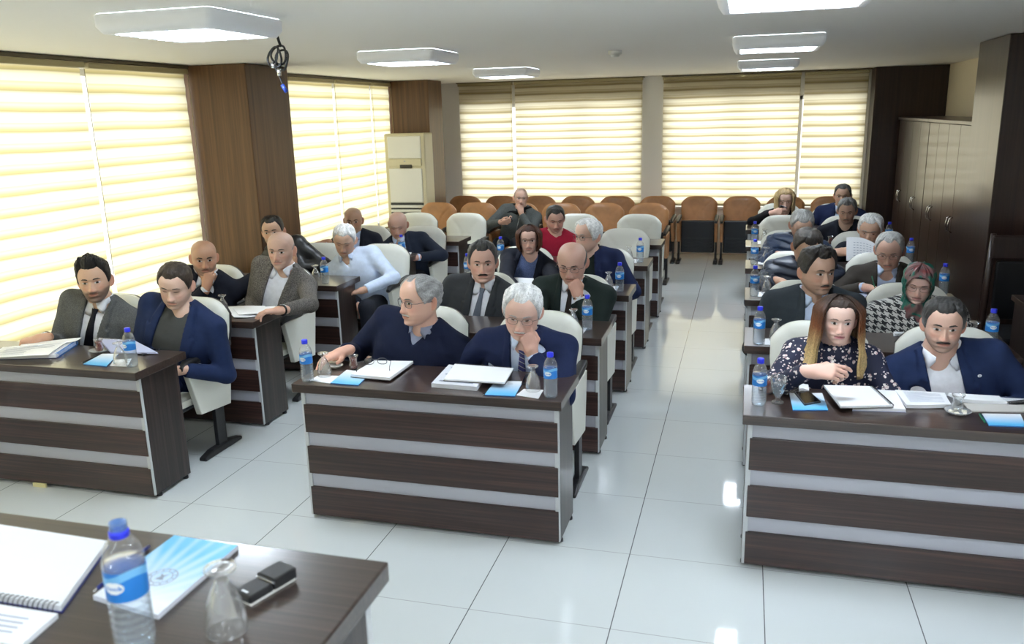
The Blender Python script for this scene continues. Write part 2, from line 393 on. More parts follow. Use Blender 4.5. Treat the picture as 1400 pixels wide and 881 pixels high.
# veneered columns and panels
def column(name, x0, x1, y0, y1, mat='column_veneer'):
    m = MB(); m.box(x0, x1, y0, y1, 0, H - .004, bev=0.006)
    return struct(m.build(name, M[mat]))
column('wall_left_near_column', XL - .02, -3.62, 2.85, 3.53)
column('wall_left_far_column', XL - .02, -3.63, 7.1, 7.62)
column('wall_right_column', 2.23, XR + .02, 3.41, 4.245, 'cabinet_veneer')
column('wall_back_panel', 2.0, XR + .02, 8.28, YB + .02, 'panel_veneer')
sbox('wall_right_panel', M['cabinet_veneer'], XR - .03, XR + .02, -2.0, 3.41, 0.0, H - .01)

# ------------------------------------------------------------ blinds
def blind(axis, a, b, ztop, zbot, pos, mat, label, group):
    c = (a + b) / 2; w = b - a
    loc = (pos, c, zbot) if axis == 'x' else (c, pos, zbot)
    rz = -PI / 2 if axis == 'x' else 0.0                       # local +y points out of the room
    if axis == 'x': rz = PI / 2
    t = thing('roller_blind', label, 'blind', loc, rz, group)
    h = ztop - zbot; g = 0.008
    us = np.linspace(-w / 2 + g, w / 2 - g, 18); zs = np.linspace(0.02, h - .03, 30)
    G = np.array([[(u, 0.004 * math.sin(u * 7 + z * 5 + a) + 0.003 * math.sin(z * 46), z) for u in us] for z in zs])
    MB().grid(G).build('cloth', mat, t)
    MB().box(-w / 2 + .002, w / 2 - .002, -.045, .045, h - .045, h - .002, bev=.01).build('headrail', M['rail'], t)
    MB().box(-w / 2 + g, w / 2 - g, -.012, .012, 0.0, .025, bev=.006).build('bottom_bar', M['rail'], t)
    MB().tube([(w / 2 - .012, -.04, h - .05), (w / 2 - .012, -.045, h * .5), (w / 2 - .012, -.04, .35)], .0025, 5).build('pull_chain', M['rail'], t)
    return t
BL = XL + 0.06
gl = 'banded roller blinds along the left wall'; gb = 'banded roller blinds on the back wall'
for a, b, l in ((-6.8, -5.42, 'added banded blind in the front corner of the left wall, unseen, for daylight'), (-5.40, -4.02, 'added banded blind beside the podium on the left wall, unseen, for daylight'), (-4.0, -2.42, 'added banded blind level with the camera on the left wall, unseen, for daylight')):  # unseen blinds for the window bays added to daylight the front
    blind('x', a, b, 2.47, 0.57, BL, M['blind_left'], l, gl)
blind('x', -2.4, -1.12, 2.47, 0.57, BL, M['blind_left'], 'pale yellow banded roller blind nearest the front wall on the left side', gl)
blind('x', -1.10, 0.23, 2.47, 0.57, BL, M['blind_left'], 'pale yellow banded roller blind beside the foreground desk on the left wall', gl)
blind('x', 0.25, 1.645, 2.47, 0.57, BL, M['blind_left'], 'pale yellow banded blind at far left, left of the bright window gap', gl)
blind('x', 1.675, 2.82, 2.47, 0.57, BL, M['blind_left'], 'pale yellow banded blind between the bright gap and the near wooden column', gl)
blind('x', 3.55, 4.44, 2.47, 0.57, BL, M['blind_left'], 'banded blind half hidden right behind the near wooden column', gl)
blind('x', 4.46, 5.49, 2.47, 0.57, BL, M['blind_left'], 'pale banded blind just past the near wooden column on the left wall', gl)
blind('x', 5.52, 6.50, 2.47, 0.57, BL, M['blind_left'], 'pale banded blind second to the left of the air conditioner', gl)
blind('x', 6.53, 7.09, 2.47, 0.57, BL, M['blind_left'], 'narrow banded blind next to the air conditioner', gl)
BB = YB - 0.06
blind('y', -3.72, -2.885, 2.49, 0.70, BB, M['blind_wide'], 'narrower banded blind at the left end of the back wall', gb)
blind('y', -2.855, -.98, 2.49, 0.70, BB, M['blind_back'], 'wide banded blind left of the white pier on the back wall', gb)
blind('y', -.705, 1.125, 2.48, 0.70, BB, M['blind_back'], 'wide banded blind right of the white pier on the back wall', gb)
blind('y', 1.16, 1.965, 2.48, 0.70, BB, M['blind_wide'], 'narrower banded blind beside the dark panel on the back wall', gb)
struct(MB().box(XL + .0, XL + .09, YF, 2.84, 2.472, 2.495, bev=0).box(XL, XL + .09, 3.54, 7.1, 2.472, 2.495, bev=0).build('trim_3', M['dark_rail']))
struct(MB().box(-3.74, -.96, YB - .10, YB, 2.485, 2.498, bev=0).box(-.72, 1.99, YB - .10, YB, 2.485, 2.498, bev=0).build('trim_4', M['dark_rail']))

# ------------------------------------------------------------ ceiling lamps
lab = {}
def ceiling_lamp(x, y, label):
    t = thing('ceiling_lamp', label, 'ceiling lamp', (x, y, H - .085), 0, 'square ceiling lamps')
    a = .30
    # shallow tray with sloped sides, open underneath
    def ring(r, z, n=5):
        P = []
        for cx, cy, a0 in ((1, 1, 0), (-1, 1, PI / 2), (-1, -1, PI), (1, -1, 1.5 * PI)):
            for k in range(n):
                an = a0 + PI / 2 * k / (n - 1); P.append((cx * (r - .03) + .03 * math.cos(an), cy * (r - .03) + .03 * math.sin(an), z))
        return P
    MB().grid(np.array([ring(a - .05, .02), ring(a - .05, .0), ring(a - .02, 0), ring(a, .03), ring(a, .075), ring(a - .01, .084)]), cyc=True).build('housing', M['lamp_white'], t)
    MB().box(-a + .05, a - .05, -a + .05, a - .05, .014, .02, bev=0).build('diffuser', M['lamp'], t)
    lv = MB()
    for k in range(1, 8):
        p = -a + .05 + k * .0625
        lv.box(-a + .05, a - .05, p - .0015, p + .0015, -.002, .013, bev=0)
    for k in range(1, 4):
        p = -a + .05 + k * .125
        lv.box(p - .0015, p + .0015, -a + .05, a - .05, -.002, .013, bev=0)
    lv.build('louvre', M['alu'], t)
    return t
for x, y, l in ((0.61, 0.07, 'large square ceiling lamp at the top edge on the right'), (0.63, 2.85, 'square ceiling lamp in the middle of the right-hand line of lamps'),
                (0.63, 5.87, 'small-looking square ceiling lamp nearest the back wall on the right'), (-2.05, 0.0, 'square ceiling lamp beside the dangling black cable'),
                (-2.03, 2.58, 'square ceiling lamp above the fourth desk row on the left'), (-2.06, 5.40, 'square ceiling lamp nearest the back wall on the left'),
                (0.61, -3.0, 'added square ceiling lamp above the camera on the right, out of view'), (-2.05, -2.9, 'added square ceiling lamp above the podium on the left, out of view'),  # from here on, unseen lamps added to light the front of the room
                (0.61, -5.9, 'added rear square ceiling lamp on the right, unseen behind the podium'), (-2.05, -5.9, 'added rear square ceiling lamp on the left, unseen behind the podium'),
                (-.7, -4.4, 'added fill lamp over the podium floor, out of view'), (1.9, -1.6, 'added fill lamp by the right wall, out of view'), (1.9, -4.4, 'added fill lamp in the front right corner, out of view')):  # extra unseen lamps added as fill for faces and ceiling
    ceiling_lamp(x, y, l)
# smoke detector
t = thing('smoke_detector', 'small round white smoke detector on the ceiling', 'smoke detector', (-.59, 3.37, H - .05))
MB().lathe([(0, .0), (.028, .0), (.034, .006), (.036, .018)], 24).build('sensor_head', M['ac_white'], t)
MB().lathe([(.036, .016), (.052, .020), (.055, .03), (.055, .049), (.0, .05)], 24).build('base', M['ac_white'], t)
# dangling cable
t = thing('hanging_cable', 'black cable coiled and dangling from the ceiling by the left lamp', 'cable', (-1.86, .45, 2.5))
c0 = np.array([-1.86, .45, 0]); q = lambda px, py: on_y(px, py, .45) - np.array([-1.86, .45, 2.5])
MB().tube([q(374, 30) + (0, 0, .0), q(377, 42), q(381, 56), q(384, 64)], .007, 8).build('cord', M['black'], t)
lo = MB()
for k, (cx, cy, rx, ry, ph) in enumerate(((376, 78, 9, 14, .2), (381, 75, 10, 13, 1.2), (384, 82, 8, 14, 2.2))):
    pts = [q(cx + rx * math.cos(a + ph), cy + ry * math.sin(a + ph)) + (0, .012 * math.sin(2 * a + k) + .008 * k, 0) for a in np.linspace(0, 2 * PI, 28)[:-1]]
    lo.tube(pts, .0055, 8, cyc=True)
lo.build('coil', M['black'], t)
MB().tube([q(380, 64), q(379, 78), q(376, 92), q(381, 102), q(385, 112), q(389, 119)], .0042, 6).build('tail', M['black'], t)
MB().tube([q(372, 86), q(374, 93)], .010, 8).tube([q(381, 94), q(382, 104)], .010, 8).build('plug', M['chrome'], t)
MB().tube([q(386, 116), q(392, 126)], .011, 6).build('connector', plain('blue_connector', (.02, .05, .30), .4), t)

# ------------------------------------------------------------ air conditioner
t = thing('floor_air_conditioner', 'tall white floor-standing air conditioner by the far left column', 'air conditioner', (-3.875, 6.93, 0))
MB().box(-.285, .285, -.15, .16, 0.03, 1.82, bev=.02).build('body', M['ac_cream'], t)
MB().box(-.235, .235, -.165, -.14, 1.50, 1.785, bev=.012).build('outlet_panel', M['ac_white'], t)
MB().box(-.235, .235, -.168, -.14, 1.40, 1.495, bev=.008).build('control_strip', M['ac_cream'], t)
MB().box(-.235, .235, -.166, -.14, 1.44, 1.49, bev=.006).build('logo_band', M['ac_white'], t)
MB().box(-.07, .10, -.172, -.16, 1.375, 1.42, bev=.003).build('display', M['black_gloss'], t)
MB().box(-.012, .012, -.1705, -.165, 1.46, 1.472, bev=.001).build('badge', M['ink'], t)
MB().box(-.235, .235, -.165, -.14, .92, 1.37, bev=.012).build('front_panel', M['ac_white'], t)
gr = MB()
for k in range(10): gr.box(-.235, .235, -.168, -.14, .33 + k * .058, .33 + k * .058 + .036, bev=.008)
gr.build('intake_grille', M['ac_white'], t)
MB().box(-.235, .235, -.155, -.13, .30, .92, bev=0).build('grille_recess', M['pan_plastic'], t)
MB().box(-.27, .27, -.13, .15, 0, .035, bev=.005).build('plinth', M['black_plastic'], t)

# ------------------------------------------------------------ wardrobes along the right wall
def wardrobe(y0, y1, label, handles):
    t = thing('wardrobe_cabinet', label, 'cabinet', (2.3, y0, 0), 0, 'dark wooden cabinets along the right wall')
    L = y1 - y0; d = XR - 2.3 - .01
    MB().box(.022, d, .004, L - .004, .06, 1.84, bev=.003).build('carcass', M['cabinet_veneer'], t)
    MB().box(-.02, d, -.01, L + .01, 1.84, 1.875, bev=.006).build('top', M['cabinet_veneer'], t)
    MB().box(.05, d, .01, L - .01, 0, .06, bev=.002).build('plinth', M['black_plastic'], t)
    w = L / 4
    for k in range(4):
        dr = MB().box(.0, .021, k * w + .003, (k + 1) * w - .003, .07, 1.835, bev=.003).build('door', M['cabinet_veneer'], t)
        for hk, off in handles:
            if hk == k:
                yy = (k + (1 if off > 0 else 0)) * w - off * .045
                MB().tube([(0, yy, .87), (-.028, yy, .885), (-.036, yy, .94), (-.028, yy, .995), (0, yy, 1.01)], .0065, 8).build('handle', M['chrome'], dr)
    return t
wardrobe(4.45, 6.25, 'dark brown four-door cabinet next to the right wooden column', ((0, 1), (1, -1), (2, 1), (3, -1)))
wardrobe(6.27, 8.09, 'dark brown four-door cabinet nearest the back wall', ((0, 1), (1, -1), (2, 1), (3, -1)))
# ------------------------------------------------------------ desks
DW = 1.33
def make_desk(label, loc, w=DW):
    t = thing('council_desk', label, 'desk', loc, 0, 'striped council desks')
    MB().box(-.022, w + .022, -.045, .375, .705, .75, bev=.003).build('tabletop', M['wenge_top'], t)
    for z0, z1 in ((.48, .63), (.255, .405), (.022, .18)):
        MB().box(.012, w - .006, -.004, .016, z0, z1, bev=.002).build('front_board', M['wenge_x'], t)
    for z0, z1 in ((.63, .705), (.405, .48), (.18, .255)):
        MB().box(.022, w - .02, .010, .018, z0, z1, bev=0).build('light_strip', M['strip'], t)
    for x0, x1, e0, e1 in ((.0, .02, .0, .022), (w - .02, w, w - .022, w)):
        sp = MB().box(x0, x1, .016, .315, .02, .705, bev=.002).build('side_panel', M['wenge_z'], t)
        MB().box(e0, e1, .0, .016, .02, .705, bev=.002).build('edge_band', M['edge'], sp)
    MB().box(.06, w - .06, .07, .29, 0.42, .435, bev=0).build('shelf', M['wenge_x'], t)
    for x in (.012, w - .012):
        for y in (.05, .28): MB().lathe([(.0, 0), (.016, 0), (.016, .012), (.011, .022)], 12, (x, y, 0)).build('glide_foot', M['black_plastic'], t)
    return t
ROW = [0.0, 1.11, 2.29, 3.48, 4.64, 5.80]
ORD = ['front', 'second', 'third', 'fourth', 'fifth', 'sixth']
BX = {'left': -3.96, 'middle': -1.665, 'right': .505}
proto = None
DESK = {}
LW = [0, 0, .0, .06, .20, 0]
for blk in ('left', 'middle', 'right'):
    for i in range(6 if blk == 'right' else 5):
        x = BX[blk] + (LW[i] if blk == 'left' else 0); y = ROW[i]
        lb = 'striped dark wood and grey council desk, %s row of the %s block' % (ORD[i], blk)
        if proto is None: proto = make_desk(lb, (x, y, 0)); o = proto
        else: o = dup(proto, lb, (x, y, 0))
        DESK[blk, i] = o

# ------------------------------------------------------------ auditorium chairs
def back_grid(w, h, n=26, front=True, seam=True):
    """padded backrest: rounded top, Y-shaped seam pressed into the leather; local x across, z up, y = depth (front negative)"""
    G = np.zeros((n + 6, n, 3))
    for i, v in enumerate(np.linspace(0, 1, n + 6)):
        z = h * v
        for j, u in enumerate(np.linspace(-1, 1, n)):
            half = w / 2 * (0.90 + 0.10 * min(1, v * 1.6))
            x = u * half
            top = h * (1 - 0.20 * abs(u) ** 4.0) if v > .5 else h
            zz = z if v <= .5 else h * .5 + (v - .5) / .5 * (top - h * .5)
            ed = min(1, (1 - abs(u)) * 6) ; ev = min(1, (1 - v) * 9, v * 9 + .05)
            y = -.030 - .022 * math.sqrt(max(0, ed * ev)) + .025 * (u * u)
            if seam:
                g = np.interp(v, [0, .50, .62, .80, 1.0], [.20, .20, .26, .55, .80])
                y += .008 * math.exp(-((abs(u) - g) / .035) ** 2)
            G[i, j] = (x, y, zz)
    return G
def shell_of(G, th=.05):
    B = G.copy(); B[..., 1] = G[..., 1] * .15 + th; return B
def make_chair(name, label, seat_up, leather, group, wood_side=False):
    t = thing(name, label, 'chair', (0, 0, 0), 0, group)
    G = back_grid(.485, .50)
    c, s_ = math.cos(-.16), math.sin(-.16)
    def place(A): A = np.array(A); B = A.copy(); B[..., 1] = A[..., 1] * c - A[..., 2] * s_ * 1.0; B[..., 2] = A[..., 2] * c + A[..., 1] * s_; return B + np.array([0, .20, .435])
    Gf = place(G); Gb = place(shell_of(G, .035))
    mb = MB().grid(Gf, flip=False)
    rim = [(0, j) for j in range(G.shape[1])] + [(i, G.shape[1] - 1) for i in range(1, G.shape[0])] + [(G.shape[0] - 1, j) for j in range(G.shape[1] - 2, -1, -1)] + [(i, 0) for i in range(G.shape[0] - 2, 0, -1)]
    Gm = place(shell_of(G, .01)); n = len(rim)
    mb.add([Gf[a] for a in rim] + [Gm[a] for a in rim], [(i, n + i, n + (i + 1) % n, (i + 1) % n) for i in range(n)])
    mb.build('backrest', leather, t)
    mb = MB().grid(Gb, flip=True).add([Gm[a] for a in rim] + [Gb[a] for a in rim], [(i, n + i, n + (i + 1) % n, (i + 1) % n) for i in range(n)])
    mb.build('back_shell', M['black_plastic'] if not wood_side else M['brown_leather'], t)
    if seat_up:
        def R(mb): return mb
        MB().box(-.215, .215, .085, .165, .15, .60, bev=.03).build('seat', leather, t)
        pan = MB().box(-.225, .225, .055, .092, .13, .60, bev=.018)
        for k in range(3):
            z = .20 + k * .045
            pan.tube([(x, .052, z + .010 * math.cos(x * 30)) for x in np.linspace(-.19, .19, 20)], .007, 6)
        pan.box(-.2, .2, .048, .06, .335, .350, bev=.004)
        pan.build('seat_pan', M['pan_plastic'], t)
    else:
        sm = MB(); us = np.linspace(-1, 1, 14)
        top = np.array([[(u * .225, -.27 + (v + 1) / 2 * .47, .405 + .035 * math.sqrt(max(0, (1 - u ** 6) * (1 - v ** 6))) - .012 * (v + 1)) for u in us] for v in us])
        bot = top.copy(); bot[..., 2] = .365 - .012 * (np.linspace(-1, 1, 14)[:, None] + 1)
        sm.grid(top); sm.grid(bot, flip=True)
        k = 14; rim2 = [(0, j) for j in range(k)] + [(i, k - 1) for i in range(1, k)] + [(k - 1, j) for j in range(k - 2, -1, -1)] + [(i, 0) for i in range(k - 2, 0, -1)]
        n2 = len(rim2); sm.add([top[a] for a in rim2] + [bot[a] for a in rim2], [(i, n2 + i, n2 + (i + 1) % n2, (i + 1) % n2) for i in range(n2)])
        sm.build('seat', leather, t)
        MB().box(-.215, .215, -.25, .20, .325, .372, bev=.02).build('seat_pan', M['pan_plastic'], t)
    MB().box(-.25, .25, .13, .19, .36, .40, bev=.005).build('cross_bar', M['black_plastic'], t)
    for sx in (-1, 1):
        ox = .247 if wood_side else .265
        x0, x1 = sorted((sx * (ox - .02), sx * (ox + .02)))
        if wood_side:
            MB().prism([(-.25, .60), (.17, .60), (.10, .31), (-.09, .31)], 0, x0, x1, bev=.006).build('side_panel', M['brown_leather'], t)
        else:
            MB().prism([(-.26, .615), (.19, .615), (.13, .27), (-.17, .30)], 0, x0, x1, bev=.006).build('side_panel', leather, t)
        y0 = sx * ox
        P = [(y0, -.29, .620), (y0, -.24, .640), (y0, 0, .645), (y0, .15, .655), (y0, .20, .655)]
        ab = MB(); rr = [(.016, .012), (.024, .020), (.026, .022), (.026, .02), (.02, .014)]
        A = np.array([[(p[0] + rx * math.copysign(abs(math.cos(a)) ** .5, math.cos(a)), p[1], p[2] + rz_ * math.copysign(abs(math.sin(a)) ** .5, math.sin(a))) for a in np.linspace(0, 2 * PI, 17)[:-1]] for p, (rx, rz_) in zip(P, rr)])
        ab.grid(A, cyc=True).add(A[0], [tuple(range(16))]).add(A[-1], [tuple(range(16))[::-1]])
        ab.build('armrest', M['black_plastic'], t)
        MB().box(min(sx * (ox - .014), sx * (ox + .014)), max(sx * (ox - .014), sx * (ox + .014)), -.03, .06, .035, .31, bev=.004).build('leg', M['black_plastic'], t)
        MB().prism([(-.19, 0), (.20, 0), (.20, .022), (.10, .045), (-.10, .045), (-.19, .022)], 0, min(sx * (ox - .026), sx * (ox + .026)), max(sx * (ox - .026), sx * (ox + .026)), bev=.008).build('foot', M['black_plastic'], t)
    return t
gw = 'cream leather council chairs'; gbn = 'tan leather auditorium chairs at the back'
CHX = {'left': (-3.56, -2.955), 'middle': (-1.335, -.65), 'right': (.86, 1.475)}
SEATY = .70
CW = [0, 0, .31, .22, .30, 0]
P_DOWN = P_UP = None
OCC = {  # who sits where: block, row, side -> short wording for the chair's label
 ('left', 0, 0): 'the man in the grey suit and black tie', ('left', 0, 1): 'the man in the navy blazer and grey sweater',
 ('left', 1, 0): 'the bald man in a dark suit with a hand at his mouth', ('left', 1, 1): 'the man in the grey tweed blazer',
 ('left', 2, 0): 'the young man in the black leather jacket', ('left', 2, 1): 'the grey-haired man in the pale blue shirt',
 ('left', 3, 0): 'the bald man stretching out an arm', ('left', 3, 1): 'the bald man with the dark red tie',
 ('middle', 0, 0): 'the man in the navy v-neck sweater', ('middle', 0, 1): 'the white-haired man with the striped tie',
 ('middle', 1, 0): 'the man with the dark moustache and grey tie', ('middle', 1, 1): 'the balding man in the dark green suit',
 ('middle', 2, 0): 'the woman with the brown bob', ('middle', 2, 1): 'the white-haired man looking aside',
 ('middle', 3, 0): 'the man in the red sweater',
 ('right', 0, 0): 'the woman in the floral blouse', ('right', 0, 1): 'the man with moustache and open white shirt',
 ('right', 1, 0): 'the man in the dark grey suit and pale blue shirt', ('right', 1, 1): 'the woman in the headscarf',
 ('right', 2, 0): 'the brown-haired man in the puffer jacket', ('right', 2, 1): 'the man writing with a green pen',
 ('right', 3, 0): 'the grey-haired man in the blue puffer jacket', ('right', 3, 1): 'the white-haired man reading a sheet',
 ('right', 4, 1): 'the man in black beside the tea glass', ('right', 5, 0): 'the blonde woman with a phone', ('right', 5, 1): 'the man at the last desk by the dark panel'}
CHAIR = {}
for blk in ('left', 'middle', 'right'):
    for i in range(6 if blk == 'right' else 5):
        for sd in (0, 1):
            x = CHX[blk][sd] + (CW[i] if blk == 'left' else 0); y = ROW[i] + SEATY
            who = OCC.get((blk, i, sd))
            if who:
                lb = 'cream chair under %s' % who
                if P_DOWN is None: P_DOWN = make_chair('council_chair', lb, False, M['cream_leather'], gw); P_DOWN.location = (x, y, 0); o = P_DOWN
                else: o = dup(P_DOWN, lb, (x, y, 0))
            else:
                lb = 'empty cream leather armchair, %s seat of the %s row in the %s block' % (('left', 'right')[sd], ORD[i], blk)
                if P_UP is None: P_UP = make_chair('council_chair', lb, True, M['cream_leather'], gw); P_UP.location = (x, y, 0); o = P_UP
                else: o = dup(P_UP, lb, (x, y, 0))
            CHAIR[blk, i, sd] = o
pb = make_chair('auditorium_chair', 'x', True, M['brown_leather'], gbn, True)
first = True
rA = [-3.42, -2.87, -2.32, -1.77, -1.22, -.67]; rB = [-3.545, -2.98, -2.41, -1.84, -1.275, -.71, -.14, .425, .99, 1.555]
nA = ['leftmost tan leather chair of the nearer tan row, by the air conditioner', 'second tan chair from the left in the nearer tan row', None,
      'tan chair directly behind the man in the red sweater', 'tan chair of the nearer row, second from the aisle', 'tan chair of the nearer row standing at the aisle']
nB = ['leftmost tan chair of the rearmost row', 'tan chair of the rearmost row, second from the left', 'tan chair just behind the man in the grey cardigan',
      'tan chair of the rearmost row, fourth from the left', 'tan chair of the rearmost row, below the wide left blind', 'tan chair of the rearmost row in front of the white pier',
      'tan chair with folded seat facing the aisle, left of two', 'tan chair with folded seat facing the aisle, right of two',
      'tan chair half hidden behind the blonde woman', 'tan chair half hidden behind the man at the last desk']
for x, l in zip(rA, nA):
    if l is None: continue
    if first: pb.location = (x, 6.47, 0); pb['label'] = l; first = False
    else: dup(pb, l, (x, 6.47, 0))
for x, l in zip(rB, nB): dup(pb, l, (x, 7.93, 0)).scale = (1.0, 1.0, .94)
t = make_chair('auditorium_chair', 'tan leather chair with the man in the grey cardigan on it', False, M['brown_leather'], gbn, True); t.location = (-2.32, 6.47, 0)
t = make_chair('council_chair', 'grey leather chair cut by the right edge of the photo', False, M['grey_leather'], 'grey chairs'); t.location = (2.10, .72, 0)

# ------------------------------------------------------------ side table and wooden chair at the right edge
t = thing('side_desk', 'dark wooden desk end cut off by the right edge of the photo', 'desk', (2.135, 1.75, 0))
MB().box(-.0, .68, -.0, .60, .785, .82, bev=.004).build('tabletop', M['wenge_top'], t)
MB().box(.015, .66, .03, .05, .03, .785, bev=.002).build('front_board', M['wenge_z'], t)
for x in (.015, .64): MB().box(x, x + .02, .05, .57, .0, .785, bev=.002).build('side_panel', M['wenge_z'], t)
MB().lathe([(0, 0), (.012, .0), (.014, -.01), (.0, -.016)], 12, (.10, .022, .66)).build('knob', M['chrome'], t)
t = thing('wooden_armchair', 'dark wooden chair behind the desk end at the right edge', 'chair', (2.42, 2.72, 0))
for sx in (-1, 1):
    MB().tube([(sx * .29, .20, 0), (sx * .29, .20, .42), (sx * .285, .20, .75), (sx * .27, .23, 1.13)], [.022, .024, .024, .018], 8).build('back_post', M['panel_veneer'], t)
    MB().tube([(sx * .27, -.2, 0), (sx * .27, -.2, .44)], [.02, .024], 8).build('front_leg', M['panel_veneer'], t)
MB().box(-.28, .28, .195, .23, .95, 1.12, bev=.012).build('top_rail', M['panel_veneer'], t)
MB().box(-.24, .24, .195, .225, .52, .94, bev=.02).build('back_pad', M['black_plastic'], t)
MB().box(-.28, .28, -.24, .22, .42, .485, bev=.02).build('seat', M['black_plastic'], t)

# ------------------------------------------------------------ podium and the desk in the foreground
FZ = 1.17
ped = MB().box(-4.1, -.30, -4.6, -2.30, 0, FZ - .755, bev=.004)
struct(ped.build('floor_podium', M['cabinet_veneer']))
t = thing('foreground_desk', 'large dark wenge desk in the lower left foreground', 'desk', (-1.9, -2.17, FZ - .755))
X0, X1 = -1.1, 1.70
MB().box(X0, X1, -.75, .0, .712, .755, bev=.004).build('tabletop', M['wenge_top'], t)
MB().box(X0 + .03, X1 - .05, -.09, -.07, .02, .712, bev=.002).build('front_board', M['wenge_x'], t)
for x in (X0 + .03, X1 - .065):
    sp = MB().box(x, x + .035, -.70, -.055, .0, .712, bev=.002).build('side_panel', M['wenge_z'], t)
    MB().box(x, x + .037, -.055, -.035, .0, .712, bev=.002).build('edge_band', M['edge'], sp)
t = tag(MB().box(-.045, .045, -.0, .012, .0, .022, bev=.001).build('tape_strip', M['tape']), 'yellow tape strip on the floor at the front of the left desk', 'tape')
t.location = on_z(55, 666, 0.0) * np.array([1, 0, 1]) + np.array([0, -.016, 0]); t.scale = (1, 1, 1)
# ------------------------------------------------------------ people: smooth distance-field bodies and clothes, sculpted heads
def nrm(v): v = np.asarray(v, float); return v / (np.linalg.norm(v) + 1e-12)
def smin(a, b, k):
    h = np.clip(.5 + .5 * (b - a) / k, 0, 1); return b * (1 - h) + a * h - k * h * (1 - h)
class Field:
    def __init__(s): s.p = []; s.cuts = []; s.post = []
    def cap(s, a, b, ra, rb, k=.03, sq=None):
        a = np.asarray(a, float); b = np.asarray(b, float)
        def f(P):
            ab = b - a; t = np.clip(((P - a) @ ab) / (ab @ ab + 1e-12), 0, 1)
            return np.linalg.norm(P - a - t[..., None] * ab, axis=-1) - (ra + (rb - ra) * t)
        r = max(ra, rb); s.p.append((f, np.minimum(a, b) - r, np.maximum(a, b) + r, k)); return s
    def ell(s, c, R, M=None, k=.03):
        c = np.asarray(c, float); R = np.asarray(R, float); Mi = np.eye(3) if M is None else np.asarray(M)
        def f(P):
            q = (P - c) @ Mi; return (np.linalg.norm(q / R, axis=-1) - 1) * R.min()
        s.p.append((f, c - R.max(), c + R.max(), k)); return s
    def add(s, f, lo, hi, k=.03): s.p.append((f, np.asarray(lo, float), np.asarray(hi, float), k)); return s
    def ev(s, P):
        D = None
        for f, lo, hi, k in s.p:
            d = f(P); D = d if D is None else smin(D, d, k)
        for g in s.post: D = g(P, D)
        for c in s.cuts: D = np.maximum(D, -c(P))
        return D
    def mesh(s, h, pad=.02):
        lo = np.min([p[1] for p in s.p], 0) - pad; hi = np.max([p[2] for p in s.p], 0) + pad
        n = np.ceil((hi - lo) / h).astype(int) + 1
        ax = [lo[i] + h * np.arange(n[i]) for i in range(3)]
        P = np.stack(np.meshgrid(*ax, indexing='ij'), -1)
        D = np.full(n, 1.0)
        for f, l, u, k in s.p:
            i0 = np.maximum(0, np.floor((l - lo - k - 2.5 * h) / h).astype(int)); i1 = np.minimum(n, np.ceil((u - lo + k + 2.5 * h) / h).astype(int) + 1)
            sl = tuple(slice(a, b) for a, b in zip(i0, i1))
            D[sl] = smin(D[sl], f(P[sl]), k)
        near = np.abs(D) < .12
        if s.post or s.cuts:
            Q = P[near]; d = D[near]
            for g in s.post: d = g(Q, d)
            for c in s.cuts: d = np.maximum(d, -c(Q))
            D[near] = d
        return surfnet(D, lo, h)
def surfnet(D, lo, h):
    S = D < 0; nx, ny, nz = D.shape
    def cs(a): return tuple(slice(a[i], a[i] + D.shape[i] - 1) for i in range(3))
    cnt = np.zeros((nx - 1, ny - 1, nz - 1), np.int8)
    for i in range(8): cnt += S[cs((i >> 2 & 1, i >> 1 & 1, i & 1))]
    mk = (cnt > 0) & (cnt < 8); idx = np.full(mk.shape, -1); ijk = np.argwhere(mk); idx[mk] = np.arange(len(ijk))
    pos = np.zeros((len(ijk), 3)); num = np.zeros(len(ijk))
    for ax in range(3):
        o = [i for i in range(3) if i != ax]
        for u in (0, 1):
            for v in (0, 1):
                a = [0, 0, 0]; a[o[0]] = u; a[o[1]] = v; b = list(a); b[ax] = 1
                va = D[cs(a)][mk]; vb = D[cs(b)][mk]; cr = (va < 0) != (vb < 0)
                t = np.where(cr, va / np.where(cr, va - vb, 1), 0)
                q = np.tile(np.array(a, float), (len(ijk), 1)); q[:, ax] += t
                pos += q * cr[:, None]; num += cr
    V = lo + h * (ijk + pos / num[:, None]); F = []
    for ax in range(3):
        o = [i for i in range(3) if i != ax]
        sa = [slice(None)] * 3; sb = [slice(None)] * 3; sa[ax] = slice(0, -1); sb[ax] = slice(1, None)
        A = S[tuple(sa)]; B = S[tuple(sb)]; cr = A != B
        e = np.argwhere(cr); e = e[(e[:, o[0]] > 0) & (e[:, o[1]] > 0) & (e[:, o[0]] < D.shape[o[0]] - 1) & (e[:, o[1]] < D.shape[o[1]] - 1)]
        if not len(e): continue
        def cell(du, dv): c = e.copy(); c[:, o[0]] += du; c[:, o[1]] += dv; return idx[c[:, 0], c[:, 1], c[:, 2]]
        q = np.stack([cell(-1, -1), cell(0, -1), cell(0, 0), cell(-1, 0)], 1)
        fl = A[e[:, 0], e[:, 1], e[:, 2]]
        if ax == 1: fl = ~fl
        q[~fl] = q[~fl][:, ::-1]; F.append(q)
    F = np.concatenate(F); return V, F
def relax(V, F, n=1, lam=.5):
    for _ in range(n):
        A = np.zeros_like(V); c = np.zeros(len(V))
        for i in range(4):
            j = (i + 1) % 4
            np.add.at(A, F[:, i], V[F[:, j]]); np.add.at(c, F[:, i], 1); np.add.at(A, F[:, j], V[F[:, i]]); np.add.at(c, F[:, j], 1)
        V = V + lam * (A / np.maximum(c, 1)[:, None] - V)
    return V
